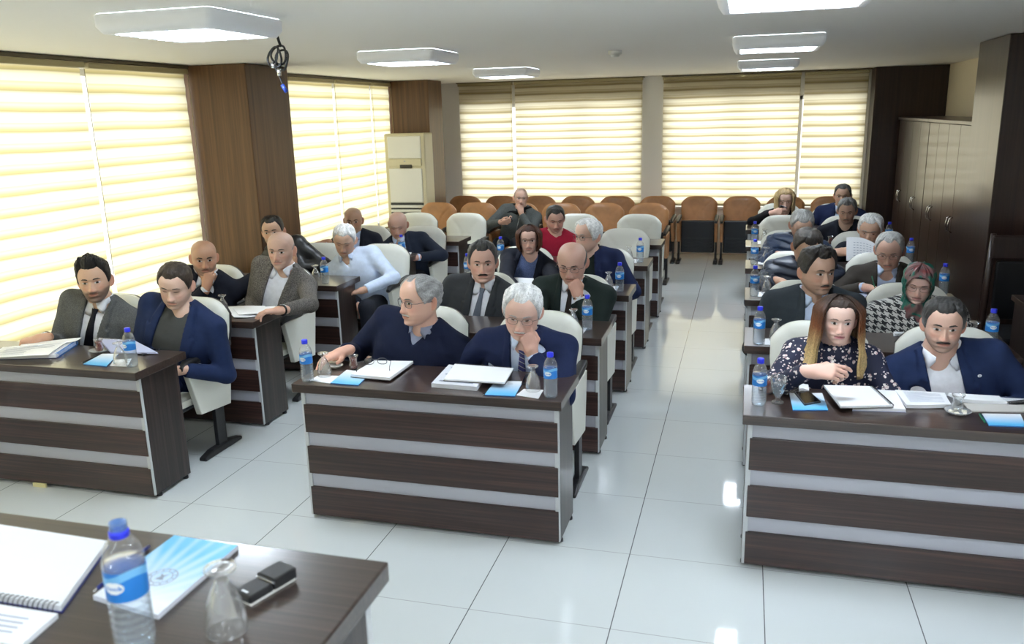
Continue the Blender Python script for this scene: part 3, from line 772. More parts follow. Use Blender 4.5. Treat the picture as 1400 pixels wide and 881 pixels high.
def npmesh(name, V, F, mats, parent=None, col=None, mi=None):
    me = bpy.data.meshes.new(name); F = np.asarray(F)
    me.vertices.add(len(V)); me.vertices.foreach_set('co', np.asarray(V, np.float32).ravel())
    k = F.shape[1]; me.loops.add(F.size); me.loops.foreach_set('vertex_index', F.astype(np.int32).ravel())
    me.polygons.add(len(F)); me.polygons.foreach_set('loop_start', np.arange(len(F), dtype=np.int32) * k)
    me.polygons.foreach_set('use_smooth', np.ones(len(F), bool))
    for m in (mats if isinstance(mats, (list, tuple)) else [mats]): me.materials.append(m)
    if mi is not None: me.polygons.foreach_set('material_index', np.asarray(mi, np.int32))
    if col is not None:
        at = me.color_attributes.new('Col', 'FLOAT_COLOR', 'POINT')
        at.data.foreach_set('color', np.concatenate([col, np.ones((len(col), 1))], 1).astype(np.float32).ravel())
    me.update(calc_edges=True); me.validate()
    o = bpy.data.objects.new(name, me); COL.objects.link(o)
    if parent is not None: o.parent = parent
    return o

# ---- cloth
M['skin'] = attr_mat('skin', 0.48, bump=0.10, bscale=420, var=0.05, sss=0.08)
M['hair'] = attr_mat('hair', 0.46, bump=0.8, bscale=130, stretch=(4, 1.0, 1.2), var=0.40, spec=0.4)
M['eye'] = attr_mat('eye', 0.12)
def cloth(name, col, rough=.85, weave=0.25, scale=500, var=.06, sheen=.0):
    return plain(name, col, rough, bump=weave, bscale=scale, var=var, vscale=35, sheen=sheen, spec=.25)
def tweed(name, c1, c2, scale=260):
    m, nt, b = new_mat(name); L = nt.links; tc = N(nt, 'ShaderNodeTexCoord')
    n = N(nt, 'ShaderNodeTexNoise'); n.inputs['Scale'].default_value = scale; n.inputs['Detail'].default_value = 2
    w = N(nt, 'ShaderNodeTexChecker'); w.inputs['Scale'].default_value = scale * .6
    L.new(tc.outputs['Object'], n.inputs['Vector']); L.new(tc.outputs['Object'], w.inputs['Vector'])
    r = N(nt, 'ShaderNodeValToRGB'); r.color_ramp.elements[0].position = .38; r.color_ramp.elements[1].position = .62
    r.color_ramp.elements[0].color = (*c1, 1); r.color_ramp.elements[1].color = (*c2, 1)
    L.new(n.outputs['Fac'], r.inputs['Fac']); L.new(r.outputs['Color'], b.inputs['Base Color'])
    b.inputs['Roughness'].default_value = .9; b.inputs['Specular IOR Level'].default_value = .2
    return m
def houndstooth(name, cell=.0044):
    """broken-check weave worked out as a two-over-two twill of four dark and four light threads"""
    m, nt, b = new_mat(name); L = nt.links; tc = N(nt, 'ShaderNodeTexCoord'); sp = N(nt, 'ShaderNodeSeparateXYZ')
    L.new(tc.outputs['Object'], sp.inputs[0])
    u = math_node(nt, 'ADD', sp.outputs['X'], math_node(nt, 'MULTIPLY', sp.outputs['Y'], .6))
    i = math_node(nt, 'FLOOR', math_node(nt, 'DIVIDE', math_node(nt, 'ADD', u, 20), cell))
    j = math_node(nt, 'FLOOR', math_node(nt, 'DIVIDE', math_node(nt, 'ADD', sp.outputs['Z'], 20), cell))
    wi = math_node(nt, 'LESS_THAN', math_node(nt, 'MODULO', i, 8), 3.5); wj = math_node(nt, 'LESS_THAN', math_node(nt, 'MODULO', j, 8), 3.5)
    tw = math_node(nt, 'LESS_THAN', math_node(nt, 'MODULO', math_node(nt, 'ADD', i, j), 4), 1.5)
    d = math_node(nt, 'ADD', math_node(nt, 'MULTIPLY', tw, wi), math_node(nt, 'MULTIPLY', math_node(nt, 'SUBTRACT', 1, tw), wj))
    mx = N(nt, 'ShaderNodeMix', data_type='RGBA'); L.new(d, mx.inputs['Factor'])
    mx.inputs['A'].default_value = (.52, .51, .49, 1); mx.inputs['B'].default_value = (.018, .018, .022, 1)
    L.new(mx.outputs['Result'], b.inputs['Base Color']); b.inputs['Roughness'].default_value = .9; return m
def floral(name):
    m, nt, b = new_mat(name); L = nt.links; tc = N(nt, 'ShaderNodeTexCoord')
    nz = N(nt, 'ShaderNodeTexNoise'); nz.inputs['Scale'].default_value = 60; L.new(tc.outputs['Object'], nz.inputs['Vector'])
    ad = N(nt, 'ShaderNodeVectorMath', operation='MULTIPLY_ADD'); L.new(nz.outputs['Color'], ad.inputs[0]); ad.inputs[1].default_value = (.014, .014, .014); L.new(tc.outputs['Object'], ad.inputs[2])
    last = None
    for sc, th in ((34, .30), (58, .26)):
        v = N(nt, 'ShaderNodeTexVoronoi'); v.inputs['Scale'].default_value = sc; L.new(ad.outputs[0], v.inputs['Vector'])
        n2 = N(nt, 'ShaderNodeTexNoise'); n2.inputs['Scale'].default_value = 9; n2.inputs['Detail'].default_value = 1; L.new(tc.outputs['Object'], n2.inputs['Vector'])
        a = math_node(nt, 'LESS_THAN', v.outputs['Distance'], th); c = math_node(nt, 'GREATER_THAN', n2.outputs['Fac'], .44)
        q = math_node(nt, 'MULTIPLY', a, c); last = q if last is None else math_node(nt, 'MAXIMUM', last, q)
    n3 = N(nt, 'ShaderNodeTexNoise'); n3.inputs['Scale'].default_value = 90; L.new(tc.outputs['Object'], n3.inputs['Vector'])
    r = N(nt, 'ShaderNodeValToRGB'); r.color_ramp.elements[0].color = (.50, .30, .30, 1); r.color_ramp.elements[1].color = (.78, .72, .68, 1)
    r.color_ramp.elements[0].position = .35; r.color_ramp.elements[1].position = .55; L.new(n3.outputs['Fac'], r.inputs['Fac'])
    mx = N(nt, 'ShaderNodeMix', data_type='RGBA'); L.new(last, mx.inputs['Factor']); mx.inputs['A'].default_value = (.006, .009, .035, 1)
    L.new(r.outputs['Color'], mx.inputs['B']); L.new(mx.outputs['Result'], b.inputs['Base Color']); b.inputs['Roughness'].default_value = .7; return m
def stripes(name, c1, c2, pitch, frac, axis=(0, 0, 1)):
    m, nt, b = new_mat(name); L = nt.links; tc = N(nt, 'ShaderNodeTexCoord')
    dp = N(nt, 'ShaderNodeVectorMath', operation='DOT_PRODUCT'); L.new(tc.outputs['Object'], dp.inputs[0]); dp.inputs[1].default_value = axis
    f = math_node(nt, 'FRACT', math_node(nt, 'DIVIDE', math_node(nt, 'ADD', dp.outputs['Value'], 20), pitch))
    mx = N(nt, 'ShaderNodeMix', data_type='RGBA'); L.new(math_node(nt, 'LESS_THAN', f, frac), mx.inputs['Factor'])
    mx.inputs['A'].default_value = (*c1, 1); mx.inputs['B'].default_value = (*c2, 1)
    L.new(mx.outputs['Result'], b.inputs['Base Color']); b.inputs['Roughness'].default_value = .6; return m
def silk_scarf(name):
    m, nt, b = new_mat(name); L = nt.links; tc = N(nt, 'ShaderNodeTexCoord')
    n = N(nt, 'ShaderNodeTexNoise'); n.inputs['Scale'].default_value = 9; n.inputs['Detail'].default_value = 2; n.inputs['Distortion'].default_value = 1.2
    L.new(tc.outputs['Object'], n.inputs['Vector']); r = N(nt, 'ShaderNodeValToRGB'); e = r.color_ramp.elements
    e[0].position = .30; e[0].color = (.20, .035, .035, 1); e[1].position = .62; e[1].color = (.015, .13, .10, 1)
    for p, c in ((.38, (.16, .08, .085)), (.46, (.18, .11, .10)), (.50, (.02, .15, .115))): q = e.new(p); q.color = (*c, 1)
    L.new(n.outputs['Fac'], r.inputs['Fac']); L.new(r.outputs['Color'], b.inputs['Base Color']); b.inputs['Roughness'].default_value = .45; return m

# ---- head
def hcub(x, xs, ys):
    xs = np.asarray(xs, float); ys = np.asarray(ys, float)
    d = np.diff(ys) / np.diff(xs); m = np.zeros_like(ys); m[1:-1] = np.where(d[:-1] * d[1:] > 0, 2 * d[:-1] * d[1:] / (d[:-1] + d[1:] + 1e-12), 0)
    m[0] = d[0]; m[-1] = d[-1]; x = np.clip(x, xs[0], xs[-1]); i = np.clip(np.searchsorted(xs, x) - 1, 0, len(xs) - 2)
    h = xs[i + 1] - xs[i]; t = (x - xs[i]) / h
    return (2 * t**3 - 3 * t**2 + 1) * ys[i] + (t**3 - 2 * t**2 + t) * h * m[i] + (-2 * t**3 + 3 * t**2) * ys[i + 1] + (t**3 - t**2) * h * m[i + 1]
ZF = [-.119, -.1165, -.110, -.100, -.088, -.076, -.066, -.055, -.045, -.02, .0, .022, .05, .075, .095, .108, .112]
FF = [.046, .066, .080, .0885, .0865, .092, .0915, .0945, .0915, .0895, .0880, .0938, .0910, .080, .060, .030, .0]
ZB = [-.119, -.110, -.100, -.085, -.07, -.05, -.03, .0, .03, .06, .08, .097, .108, .112]
BB_ = [-.030, -.010, .012, .032, .050, .068, .083, .096, .1005, .094, .079, .055, .028, .0]
ZW = [-.119, -.115, -.108, -.097, -.083, -.065, -.045, -.02, .01, .035, .06, .08, .097, .108, .112]
WW = [.016, .024, .034, .045, .0545, .0625, .068, .0735, .0765, .0775, .0735, .0645, .047, .026, .0]
def gs(x, m, s): return np.exp(-((x - m) / s) ** 2)
class Head:
    def __init__(s, p):
        s.p = dict(jaw=1.0, cheek=0.0, nose=1.0, fat=0.002, age=0.0, wide=1.03, smile=0.0, lip=1.0, fem=0.0); s.p.update(p)
    def W(s, z):
        w = hcub(z, ZW, WW); p = s.p
        return w * p['wide'] * (1 + (p['jaw'] - 1) * np.clip((-.02 - z) / .05, 0, 1)) + p['fat'] * gs(z, -.062, .035)
    def Fr(s, z): return hcub(z, ZF, FF) + s.p['fat'] * .4 * gs(z, -.112, .02)
    def B(s, z): return hcub(z, ZB, BB_)
    def y0(s, z): return np.minimum(.006, (s.B(z) - s.Fr(z)) / 2 + .02)
    def bump(s, x, z):
        p = s.p; ax = np.abs(x); n = p['nose']
        prof = hcub(z, [-.060, -.054, -.049, -.044, -.037, -.026, -.012, .0, .010, .02], [0, .004, .014, .0205, .0215, .0165, .011, .006, .001, 0])
        nw = np.interp(z, [-.056, -.050, -.042, -.03, -.01, .012], [.015, .0155, .0145, .0105, .0078, .0075]) * (1 - .12 * p['fem'])
        b = n * prof * np.exp(-(ax / nw) ** 2.6)
        b += .0045 * n * gs(ax, .0135, .0055) * gs(z, -.0445, .0065)                       # nostril wings
        b -= .0095 * gs(ax, .030, .0155) * gs(z, .001, .0105)                                # eye sockets
        b += .0055 * gs(ax, .0315, .0125) * gs(z, .000, .0080)                               # eyeballs under lids
        b += (.0032 - .002 * p['fem']) * gs(ax, .028, .020) * gs(z, .0175, .0065)            # brow ridge
        b += .0045 * gs(ax, .047, .016) * gs(z, -.026, .014)                                 # cheekbones
        b -= .0022 * (1 + p['age']) * gs(ax - .022 - (-.045 - z) * .28, 0, .0045) * gs(z, -.050, .016)   # fold beside the mouth
        b -= .0016 * p['age'] * gs(ax, .031, .014) * gs(z, -.0165, .0035)
        b -= .0007 * p['age'] * (gs(z, .045, .003) + gs(z, .055, .003)) * gs(ax, 0, .04)
        mz = -.0665 + p['smile'] * .004 * (ax / .022) ** 2
        li = np.clip(1 - (ax / .026) ** 2, 0, 1)
        b += .0035 * p['lip'] * li * gs(z, mz + .0058, .0048) + .0042 * p['lip'] * li * gs(z, mz - .0068, .0056)
        b -= .0040 * np.sqrt(li) * gs(z, mz, .0020)
        b += .003 * gs(ax, 0, .014) * gs(z, -.101, .010)
        return b
    def pts(s, a, z):
        W = s.W(z); Fr = s.Fr(z); B = s.B(z); y0 = s.y0(z); sn = np.sin(a); cn = np.cos(a); e = 2 / 2.25
        x = W * np.sign(sn) * np.abs(sn) ** e; fr = cn > 0
        y = np.where(fr, y0 - (Fr + y0) * np.abs(cn) ** e, y0 + (B - y0) * np.abs(cn) ** e)
        y = y - np.where(fr, s.bump(x, z) * np.clip(cn * 2.2, 0, 1), 0)
        return np.stack([x, y, z], -1)
    def face_y(s, x, z):
        W = s.W(z); Fr = s.Fr(z); y0 = s.y0(z); sn = np.clip(np.abs(x) / W, 0, .999) ** (2.25 / 2); cn = np.sqrt(1 - sn * sn)
        return y0 - (Fr + y0) * cn ** (2 / 2.25) - s.bump(x, z) * np.clip(cn * 2.2, 0, 1)
    def grid(s, na, nz):
        t = np.linspace(-1, 1, na + 1)[:-1]; a = PI * (t * .62 + .38 * t * np.abs(t) ** 1.2)
        th = np.linspace(-PI / 2, PI / 2, nz); z = -.0035 + .1155 * np.sin(th) * .45 + .55 * .1155 * th / (PI / 2)
        z = np.clip(z, -.119, .112); A, Z = np.meshgrid(a, z); return A, Z, s.pts(A, Z)
def skin_cols(h, P, skin, q):
    x, y, z = P[..., 0], P[..., 1], P[..., 2]; ax = np.abs(x); front = np.clip(-y / .04, 0, 1)
    c = np.tile(np.array(skin), x.shape + (1,)).astype(float)
    def mixc(m, col, amt):
        nonlocal c; m = np.clip(m * amt, 0, 1)[..., None]; c = c * (1 - m) + np.array(col) * m
    red = np.array(skin) * (1.08, .80, .76)
    mixc((gs(ax, .042, .02) * gs(z, -.03, .02) + gs(ax, 0, .015) * gs(z, -.04, .014)) * front, red, .6)
    mixc(gs(ax, .031, .017) * gs(z, -.008, .010) * front, np.array(skin) * (.72, .64, .62), .55 + .3 * q.get('age', 0))
    st = q.get('stubble', 0)
    if st:
        m = np.clip((-.040 - z + .25 * np.clip(ax - .035, 0, .05)) / .012, 0, 1) * np.clip((.035 - y) / .03, 0, 1) * (1 - .8 * gs(ax, .040, .014) * gs(z, -.042, .012))
        mixc(m, q.get('stubcol', np.array(skin) * .35), st)
    mz = -.0665 + h.p['smile'] * .004 * (ax / .022) ** 2
    lm = ((ax < .025) * np.clip(1 - (ax / .0265) ** 2, 0, 1) ** .3 * np.clip(1.4 - np.abs(z - mz + .0006) / .0078, 0, 1)) * (y < -.05)
    mixc(lm, q.get('lips', np.array(skin) * (.80, .50, .48)), .85)
    mixc(gs(z, mz, .0016) * (ax < .026) * (y < -.05), np.array(skin) * (.25, .14, .13), .9)
    mixc(gs(ax, .0085, .0035) * gs(z, -.0535, .0022) * (y < -.08), np.array(skin) * .25, .8)
    return c
def ear(h, sx, big=1.0):
    n, m = 14, 16; V = []
    for i in range(n + 1):
        t = i / n
        for j in range(m):
            a = 2 * PI * j / m; r = math.sin(t * PI) if t > .5 else 1 - .28 * (1 - math.sin(t * PI)) if False else math.sin(t * PI)
            th = -math.cos(t * PI)
            yy = r * math.cos(a) * .018; zz = r * math.sin(a) * .031; yy += .006 * (zz / .031); zz += (-.004 if math.sin(a) < 0 else 0) * r
            xx = th * .007 + (-.006 * (1 - r) if th > 0 else 0) + .010 * (math.cos(a) * r)
            V.append((xx, yy, zz))
    V = np.array(V) * big; W = float(h.W(np.array(-.008)))
    V = V @ np.array([[math.cos(.35), math.sin(.35), 0], [-math.sin(.35), math.cos(.35), 0], [0, 0, 1]]).T
    V = V + np.array([W + .003, .016, -.012]); V[:, 0] *= sx
    F = []
    for i in range(n):
        for j in range(m):
            q = (i * m + j, i * m + (j + 1) % m, (i + 1) * m + (j + 1) % m, (i + 1) * m + j); F.append(q if sx > 0 else q[::-1])
    return V, np.array(F)
def gridfaces(nr, nc, cyc=True, off=0, flip=False):
    i = np.arange(nr - 1)[:, None]; j = np.arange(nc if cyc else nc - 1)[None, :]; k = (j + 1) % nc
    q = np.stack([i * nc + j, i * nc + k, (i + 1) * nc + k, (i + 1) * nc + j], -1).reshape(-1, 4) + off
    return q[:, ::-1] if flip else q
def rotm(yaw, pitch, roll):
    cz, sz, cx, sx, cy, sy = math.cos(yaw), math.sin(yaw), math.cos(pitch), math.sin(pitch), math.cos(roll), math.sin(roll)
    return np.array([[cz, -sz, 0], [sz, cz, 0], [0, 0, 1]]) @ np.array([[1, 0, 0], [0, cx, -sx], [0, sx, cx]]) @ np.array([[cy, 0, sy], [0, 1, 0], [-sy, 0, cy]])
def snoise(P, f, seed):
    r = np.random.RandomState(seed); o = 0
    for k in range(6):
        d = r.randn(3) * f; o = o + np.sin(P @ d + r.rand() * 6.28) / 6
    return o
def hair_shell(h, st, col, seed, na, nz):
    """scalp hair as a thick cap that tapers into the skin at the hairline"""
    A, Z, P = h.grid(na, nz); d = np.degrees(np.abs(A))
    fr = st.get('front', .072) + .006; tp = st.get('temple', .056); side = st.get('side', -.012)
    low = np.interp(d, [0, 20, 36, 47, 55, 63, 72, 90, 104, 118, 140, 180], [fr, fr + .003, fr + .009 + st.get('recede', 0), fr - .008, .046, .022, side, side + .004, .012, -.040, -.062, -.070])
    low = low + .004 * snoise(P, 160, seed + 7)
    mask = np.clip((Z - low) / np.interp(d, [0, 60, 90, 180], [.026, .020, .016, .02]), 0, 1)
    if 'crown' in st:                                             # bald on top: hair only in a band round the sides and back
        up = np.interp(d, [0, 50, 75, 100, 140, 180], [-.2, -.2, st['crown'] - .03, st['crown'], st['crown'] + .012, st['crown'] + .02])
        mask = np.minimum(mask, np.clip((up - Z) / .018, 0, 1))
    th = np.interp(Z, [-.07, 0, .05, .09, .112], [.005, st.get('tside', .008), st.get('tside', .008) * 1.25, st.get('ttop', .016), st.get('ttop', .016)])
    if st.get('quiff'): th = th + st['quiff'] * np.clip((Z - .06) / .03, 0, 1) * np.clip(np.cos(A) * 1.2 + .1, 0, 1)
    c = np.array([0, .005, .0]); nr = P - c; nr /= np.linalg.norm(nr, axis=-1)[..., None] + 1e-9
    nz_ = snoise(P * np.array([1, .30, .40]), 420, seed) * .55 + snoise(P * np.array([1, .5, .6]), 170, seed + 1) * .6 + snoise(P, 55, seed + 2) * .4
    off = -.0025 + (th * (1 + st.get('rough', .35) * nz_) + .0025) * mask ** .8
    if st.get('quiff'): nr = nr + np.array([0, -.35, .25]) * (np.clip((Z - .07) / .03, 0, 1) * np.clip(np.cos(A), 0, 1))[..., None]
    Q = P + nr * off[..., None]
    F = gridfaces(nz, na); mv = mask.reshape(-1); F = F[(mv[F] > .0).any(1)]
    cc = np.array(col[0])[None, None] * (1 - 0) + 0 * Q
    if len(col) > 1:
        m = np.clip((.055 - Z) / .05, 0, 1)[..., None]; cc = np.array(col[0]) * (1 - m) + np.array(col[1]) * m
    cc = cc * (1 + .55 * nz_[..., None])
    return compact(Q.reshape(-1, 3), F, np.clip(cc.reshape(-1, 3), .003, 1))
def compact(V, F, C=None):
    u = np.unique(F); mp = np.full(len(V), -1); mp[u] = np.arange(len(u)); return V[u], mp[F], (C[u] if C is not None else None)
def long_hair(h, length, cols, seed, flare=.0, curl=0.0, a0=42, part=.0, vol=.014, n=150):
    """hair combed from a parting, over the sides and back, falling to a cut line; cols = root, middle, tips"""
    ns = 34; V = []; C = []; rs = np.random.RandomState(seed)
    an = np.radians(np.linspace(a0, 360 - a0, n)); ph = rs.rand(n) * 6.28
    top = np.array([part, -.012, .112]); lay = []
    for k, a in enumerate(an):
        aa = a if a <= PI else a - 2 * PI; row = []
        loc = .6 * math.sin(k * .9) + .5 * math.sin(k * 2.3 + 1) + .4 * math.sin(k * .37)
        fr = np.clip((abs(aa) - math.radians(a0)) / .6, 0, 1)
        endz = -length * (.90 + .10 * fr) + .008 * loc
        for i in range(ns):
            t = i / (ns - 1)
            zz = np.interp(t, [0, .10, .22, .38, 1], [.1118, .098, .062, .01, endz])
            zq = max(zz, -.03)
            q = h.pts(np.array(aa), np.array(min(zq, .1117)))
            if t < .25: q = q * (t / .25) ** .5 + np.array([part, q[1] * 0 - .01, q[2]]) * (1 - (t / .25) ** .5) if t > 0 else top
            out = np.array([math.sin(aa), -math.cos(aa), 0]); dn = np.clip((.02 - zz) / .25, 0, 1)
            w = vol * (.55 + .9 * min(1, t * 4)) * (1 + .22 * loc) + flare * dn - curl * np.clip((t - .75) / .25, 0, 1) ** 1.5
            w += .007 * dn * math.sin(zz * 38 + ph[k] * .25 + k * .12)
            p = np.array(q) + out * w; p[2] = zz + (vol * .8 if t < .1 else vol * .8 * max(0, 1 - (t - .1) * 5))
            if dn > 0:                                           # below the jaw the strands close in round the neck and lie on the shoulders
                p[1] = p[1] * (1 - .25 * dn) + (.0) * dn - .010 * dn * (abs(aa) < 1.4)
            row.append(p); tt = np.clip(t * 1.05 + .08 * loc * .3, 0, 1)
            C.append(np.array([np.interp(tt, [0, .12, .5, .8, 1], [c[0], c[0], c[1], c[2], c[2]]) for c in np.array(cols).T]) * (1 + .22 * loc * .6))
        V.append(row)
    V = np.array(V); inner = V.copy(); cen = np.array([0, .0, 0]); dr = V[..., :2] - cen[:2]; inner[..., :2] = cen[:2] + dr * .90; inner[..., 2] -= .004
    F = gridfaces(n, ns, False); Vf = np.concatenate([V.reshape(-1, 3), inner.reshape(-1, 3)]); m = n * ns
    E = [F, F[:, ::-1] + m]; e = []
    for i in range(n - 1): e.append((i * ns + ns - 1, i * ns + ns - 1 + m, (i + 1) * ns + ns - 1 + m, (i + 1) * ns + ns - 1))
    for j in range(ns - 1):
        e.append((j, j + m, j + 1 + m, j + 1)[::-1]); b = (n - 1) * ns; e.append((b + j, b + j + m, b + j + 1 + m, b + j + 1))
    C = np.array(C); return Vf, np.concatenate(E + [np.array(e)]), np.clip(np.concatenate([C, C * .6]), .003, 1)

def patch(h, xs, zs, off, bul=0.0, w=None):
    """small sheet lying on the face: xs, zs grids; off = height above the skin"""
    y = h.face_y(xs, zs) - off; return np.stack([xs, y, zs], -1)
def eyes_mesh(h, q, sides=(-1, 1)):
    V = []; F = []; C = []; o = 0; op = q.get('open', 1.0); gx = q.get('gaze', 0.0); gz = q.get('gazez', -.0006)
    n, m = 21, 13; iris = np.array(q.get('iris', (.022, .012, .008)))
    for sx in sides:
        u = np.linspace(-1, 1, n)[None, :] * np.ones((m, 1)); v = np.linspace(-1, 1, m)[:, None] * np.ones((1, n))
        ar = (1 - u ** 2) ** .6; lidz = .0064 * op * ar * np.where(v > 0, 1.0, .75); lz = v * lidz - .0006 - .0012 * (1 - op)
        x = sx * (.0315 + .0160 * u); z = lz + .0012 * u
        rr = np.sqrt((u * .0145) ** 2 + lz ** 2)
        P = patch(h, x, z, .0018 + .0022 * np.clip(1 - (rr / .0145) ** 2, 0, 1))
        d = np.sqrt((x - sx * .0315 - gx) ** 2 + (lz - gz) ** 2)
        c = np.tile(np.array((.62, .58, .55)), (m, n, 1)); c[d < .0066] = iris; c[d < .0028] = .004
        lash = .012 if not q.get('makeup') else .004
        c[v > (.74 if q.get('makeup') else .86)] = lash
        c[(v < -.9)] = (.20, .12, .10)
        if op < .35: c[:] = np.array((.035, .022, .018))
        f = gridfaces(m, n, False, o, flip=(sx < 0)); V.append(P.reshape(-1, 3)); F.append(f); C.append(c.reshape(-1, 3)); o += n * m
    return np.concatenate(V), np.concatenate(F), np.concatenate(C)
def strip_mesh(h, segs, off, col, jitter=0.0, seed=1):
    """raised tapering strips on the face (eyebrows, moustache): each seg = list of (x, z, half height)"""
    V = []; F = []; o = 0; m = 7
    for sg in segs:
        sg = np.array(sg); n = 19; t = np.linspace(0, 1, n); ts = np.linspace(0, 1, len(sg))
        x = np.interp(t, ts, sg[:, 0]); z = np.interp(t, ts, sg[:, 1]); hh = np.interp(t, ts, sg[:, 2])
        v = np.linspace(-1, 1, m)[:, None]; X = x[None] + 0 * v; Zz = z[None] + v * hh[None]
        hgt = off * (1 - v ** 2) ** .7 * np.clip(np.sin(t * PI) * 2.2, 0, 1)[None] - .0008
        rs = np.random.RandomState(seed); hgt = hgt * (1 + jitter * rs.randn(m, n)); P = patch(h, X, Zz, hgt)
        V.append(P.reshape(-1, 3)); fl = sg[-1, 0] < sg[0, 0]; F.append(gridfaces(m, n, False, o, flip=fl)); o += m * n
    V = np.concatenate(V); return V, np.concatenate(F), np.tile(np.array(col), (len(V), 1))
def glasses_mesh(h, parent, mat, rim=.0012, rx=.0235, rz=.0165, half=False):
    yb = float(h.face_y(np.array(.0315), np.array(.0))) - .013; g = MB(); cz = -.004
    for sx in (-1, 1):
        L = [(sx * (.0335 + rx * math.copysign(abs(math.cos(a)) ** .75, math.cos(a))), yb + .006 * (math.cos(a) * .5 + .5), cz + rz * math.copysign(abs(math.sin(a)) ** .75, math.sin(a))) for a in np.linspace(0, 2 * PI, 29)[:-1]]
        g.tube(L, rim, 6, cyc=True)
        w = float(h.W(np.array(0.0))) + .002
        g.tube([(sx * (.0335 + rx), yb + .006, cz + .006), (sx * w, yb + .022, cz + .007), (sx * w, .0, cz + .006), (sx * (w + .002), .022, cz - .004)], rim * 1.05, 6)
    g.tube([(-.011, yb, cz + .004), (-.005, yb - .002, cz + .007), (.005, yb - .002, cz + .007), (.011, yb, cz + .004)], rim, 6)
    o = g.build('glasses', mat, parent)
    for sx in (-1, 1):
        ln = MB(); P = [(sx * (.0335 + rx * .96 * math.copysign(abs(math.cos(a)) ** .75, math.cos(a))), yb + .006 * (math.cos(a) * .5 + .5), cz + rz * .96 * math.copysign(abs(math.sin(a)) ** .75, math.sin(a))) for a in np.linspace(0, 2 * PI, 25)[:-1]]
        ln.add(P, [tuple(range(24))]); ln.build('lens', M['lens'], o)
    return o

# ---- hands: x = towards the fingers, z = back of the hand, +y = thumb side
HPOSE = {  # per finger (index..little) bends at the three joints; thumb end point
 'rest': ([(.35, .45, .3), (.40, .5, .35), (.45, .55, .35), (.5, .55, .35)], (.062, .050, -.026)),
 'flat': ([(.10, .12, .08), (.08, .12, .08), (.10, .14, .1), (.16, .18, .1)], (.070, .056, -.012)),
 'fist': ([(1.15, 1.35, .8), (1.2, 1.4, .8), (1.25, 1.4, .8), (1.3, 1.4, .8)], (.075, .022, -.045)),
 'chin': ([(.75, 1.0, .5), (.95, 1.15, .6), (1.1, 1.2, .6), (1.2, 1.2, .6)], (.085, .040, -.022)),
 'cheek': ([(.05, .12, .08), (.95, 1.2, .7), (1.1, 1.25, .7), (1.15, 1.25, .7)], (.080, .046, -.016)),
 'grip': ([(.75, .75, .4), (.8, .85, .45), (.85, .9, .5), (.9, .9, .5)], (.085, .030, -.048)),
 'pen': ([(.70, .70, .35), (.85, .95, .5), (1.0, 1.1, .6), (1.1, 1.15, .6)], (.098, .016, -.040)),
 'point': ([(.45, .55, .3), (.70, .8, .4), (.85, .9, .5), (.95, .95, .5)], (.092, .034, -.020))}
HCACHE = {}
def hand_geo(pose, h):
    if (pose, h) in HCACHE: return HCACHE[pose, h]
    fb, th = HPOSE[pose]; f = Field()
    f.cap((-.035, 0, 0), (.012, 0, 0), .0265, .026, .02); f.cap((-.05, .006, 0), (.01, .010, 0), .020, .020, .02)
    f.cap((-.05, -.008, 0), (.01, -.012, 0), .019, .020, .02)
    by = [.029, .0095, -.0105, -.029]; bx = [.092, .096, .091, .082]; ln = [(.043, .026, .021), (.047, .030, .022), (.043, .028, .022), (.034, .021, .019)]
    for y, x in zip(by, bx): f.cap((.012, y * .62, 0), (x - .006, y, .002), .0150, .0125, .016)
    f.cap((.02, .012, -.008), (.06, .022, -.008), .016, .014, .016)
    for y, x, l, bd in zip(by, bx, ln, fb):
        p = np.array([x, y, .002]); an = 0; r = [.0098, .0090, .0082, .0072]; r = [q * (.9 if y < -.02 else 1) for q in r]; sp = y * .9
        for i in range(3):
            an += bd[i]; d = np.array([math.cos(an), sp * math.cos(an) * (1 if bd[0] < .6 else .3), -math.sin(an)]); q = p + d * l[i]
            f.cap(p, q, r[i], r[i + 1], .004); p = q
    t0 = np.array([.012, .022, -.010]); t2 = np.array(th); t1 = t0 * .45 + t2 * .55 + np.array([-.004, .014, .004])
    f.cap(t0, t1, .0155, .0118, .010); f.cap(t1, t2, .0112, .0085, .004)
    V, F = f.mesh(h); HCACHE[pose, h] = (V, F); return V, F
def place_hand(pose, W, d, back, thumb, h, s=1.0):
    """W wrist, d pointing direction, back = direction the back of the hand faces, thumb = +1/-1 which side the thumb is"""
    V, F = hand_geo(pose, h); X = nrm(d); Zv = np.asarray(back, float); Zv = nrm(Zv - X * (Zv @ X)); Y = np.cross(Zv, X)
    V = V.copy() * s; V[:, 1] *= thumb
    if thumb < 0: F = F[:, ::-1]
    return np.asarray(W) + V @ np.stack([X, Y, Zv]), F
TS = [0, .22, .45, .68, .80, .88, .95, 1.0]
TW = [.178, .168, .170, .180, .182, .165, .110, .078]
TF = [.120, .120, .118, .112, .100, .084, .066, .056]
TB = [.105, .098, .104, .108, .104, .092, .076, .066]
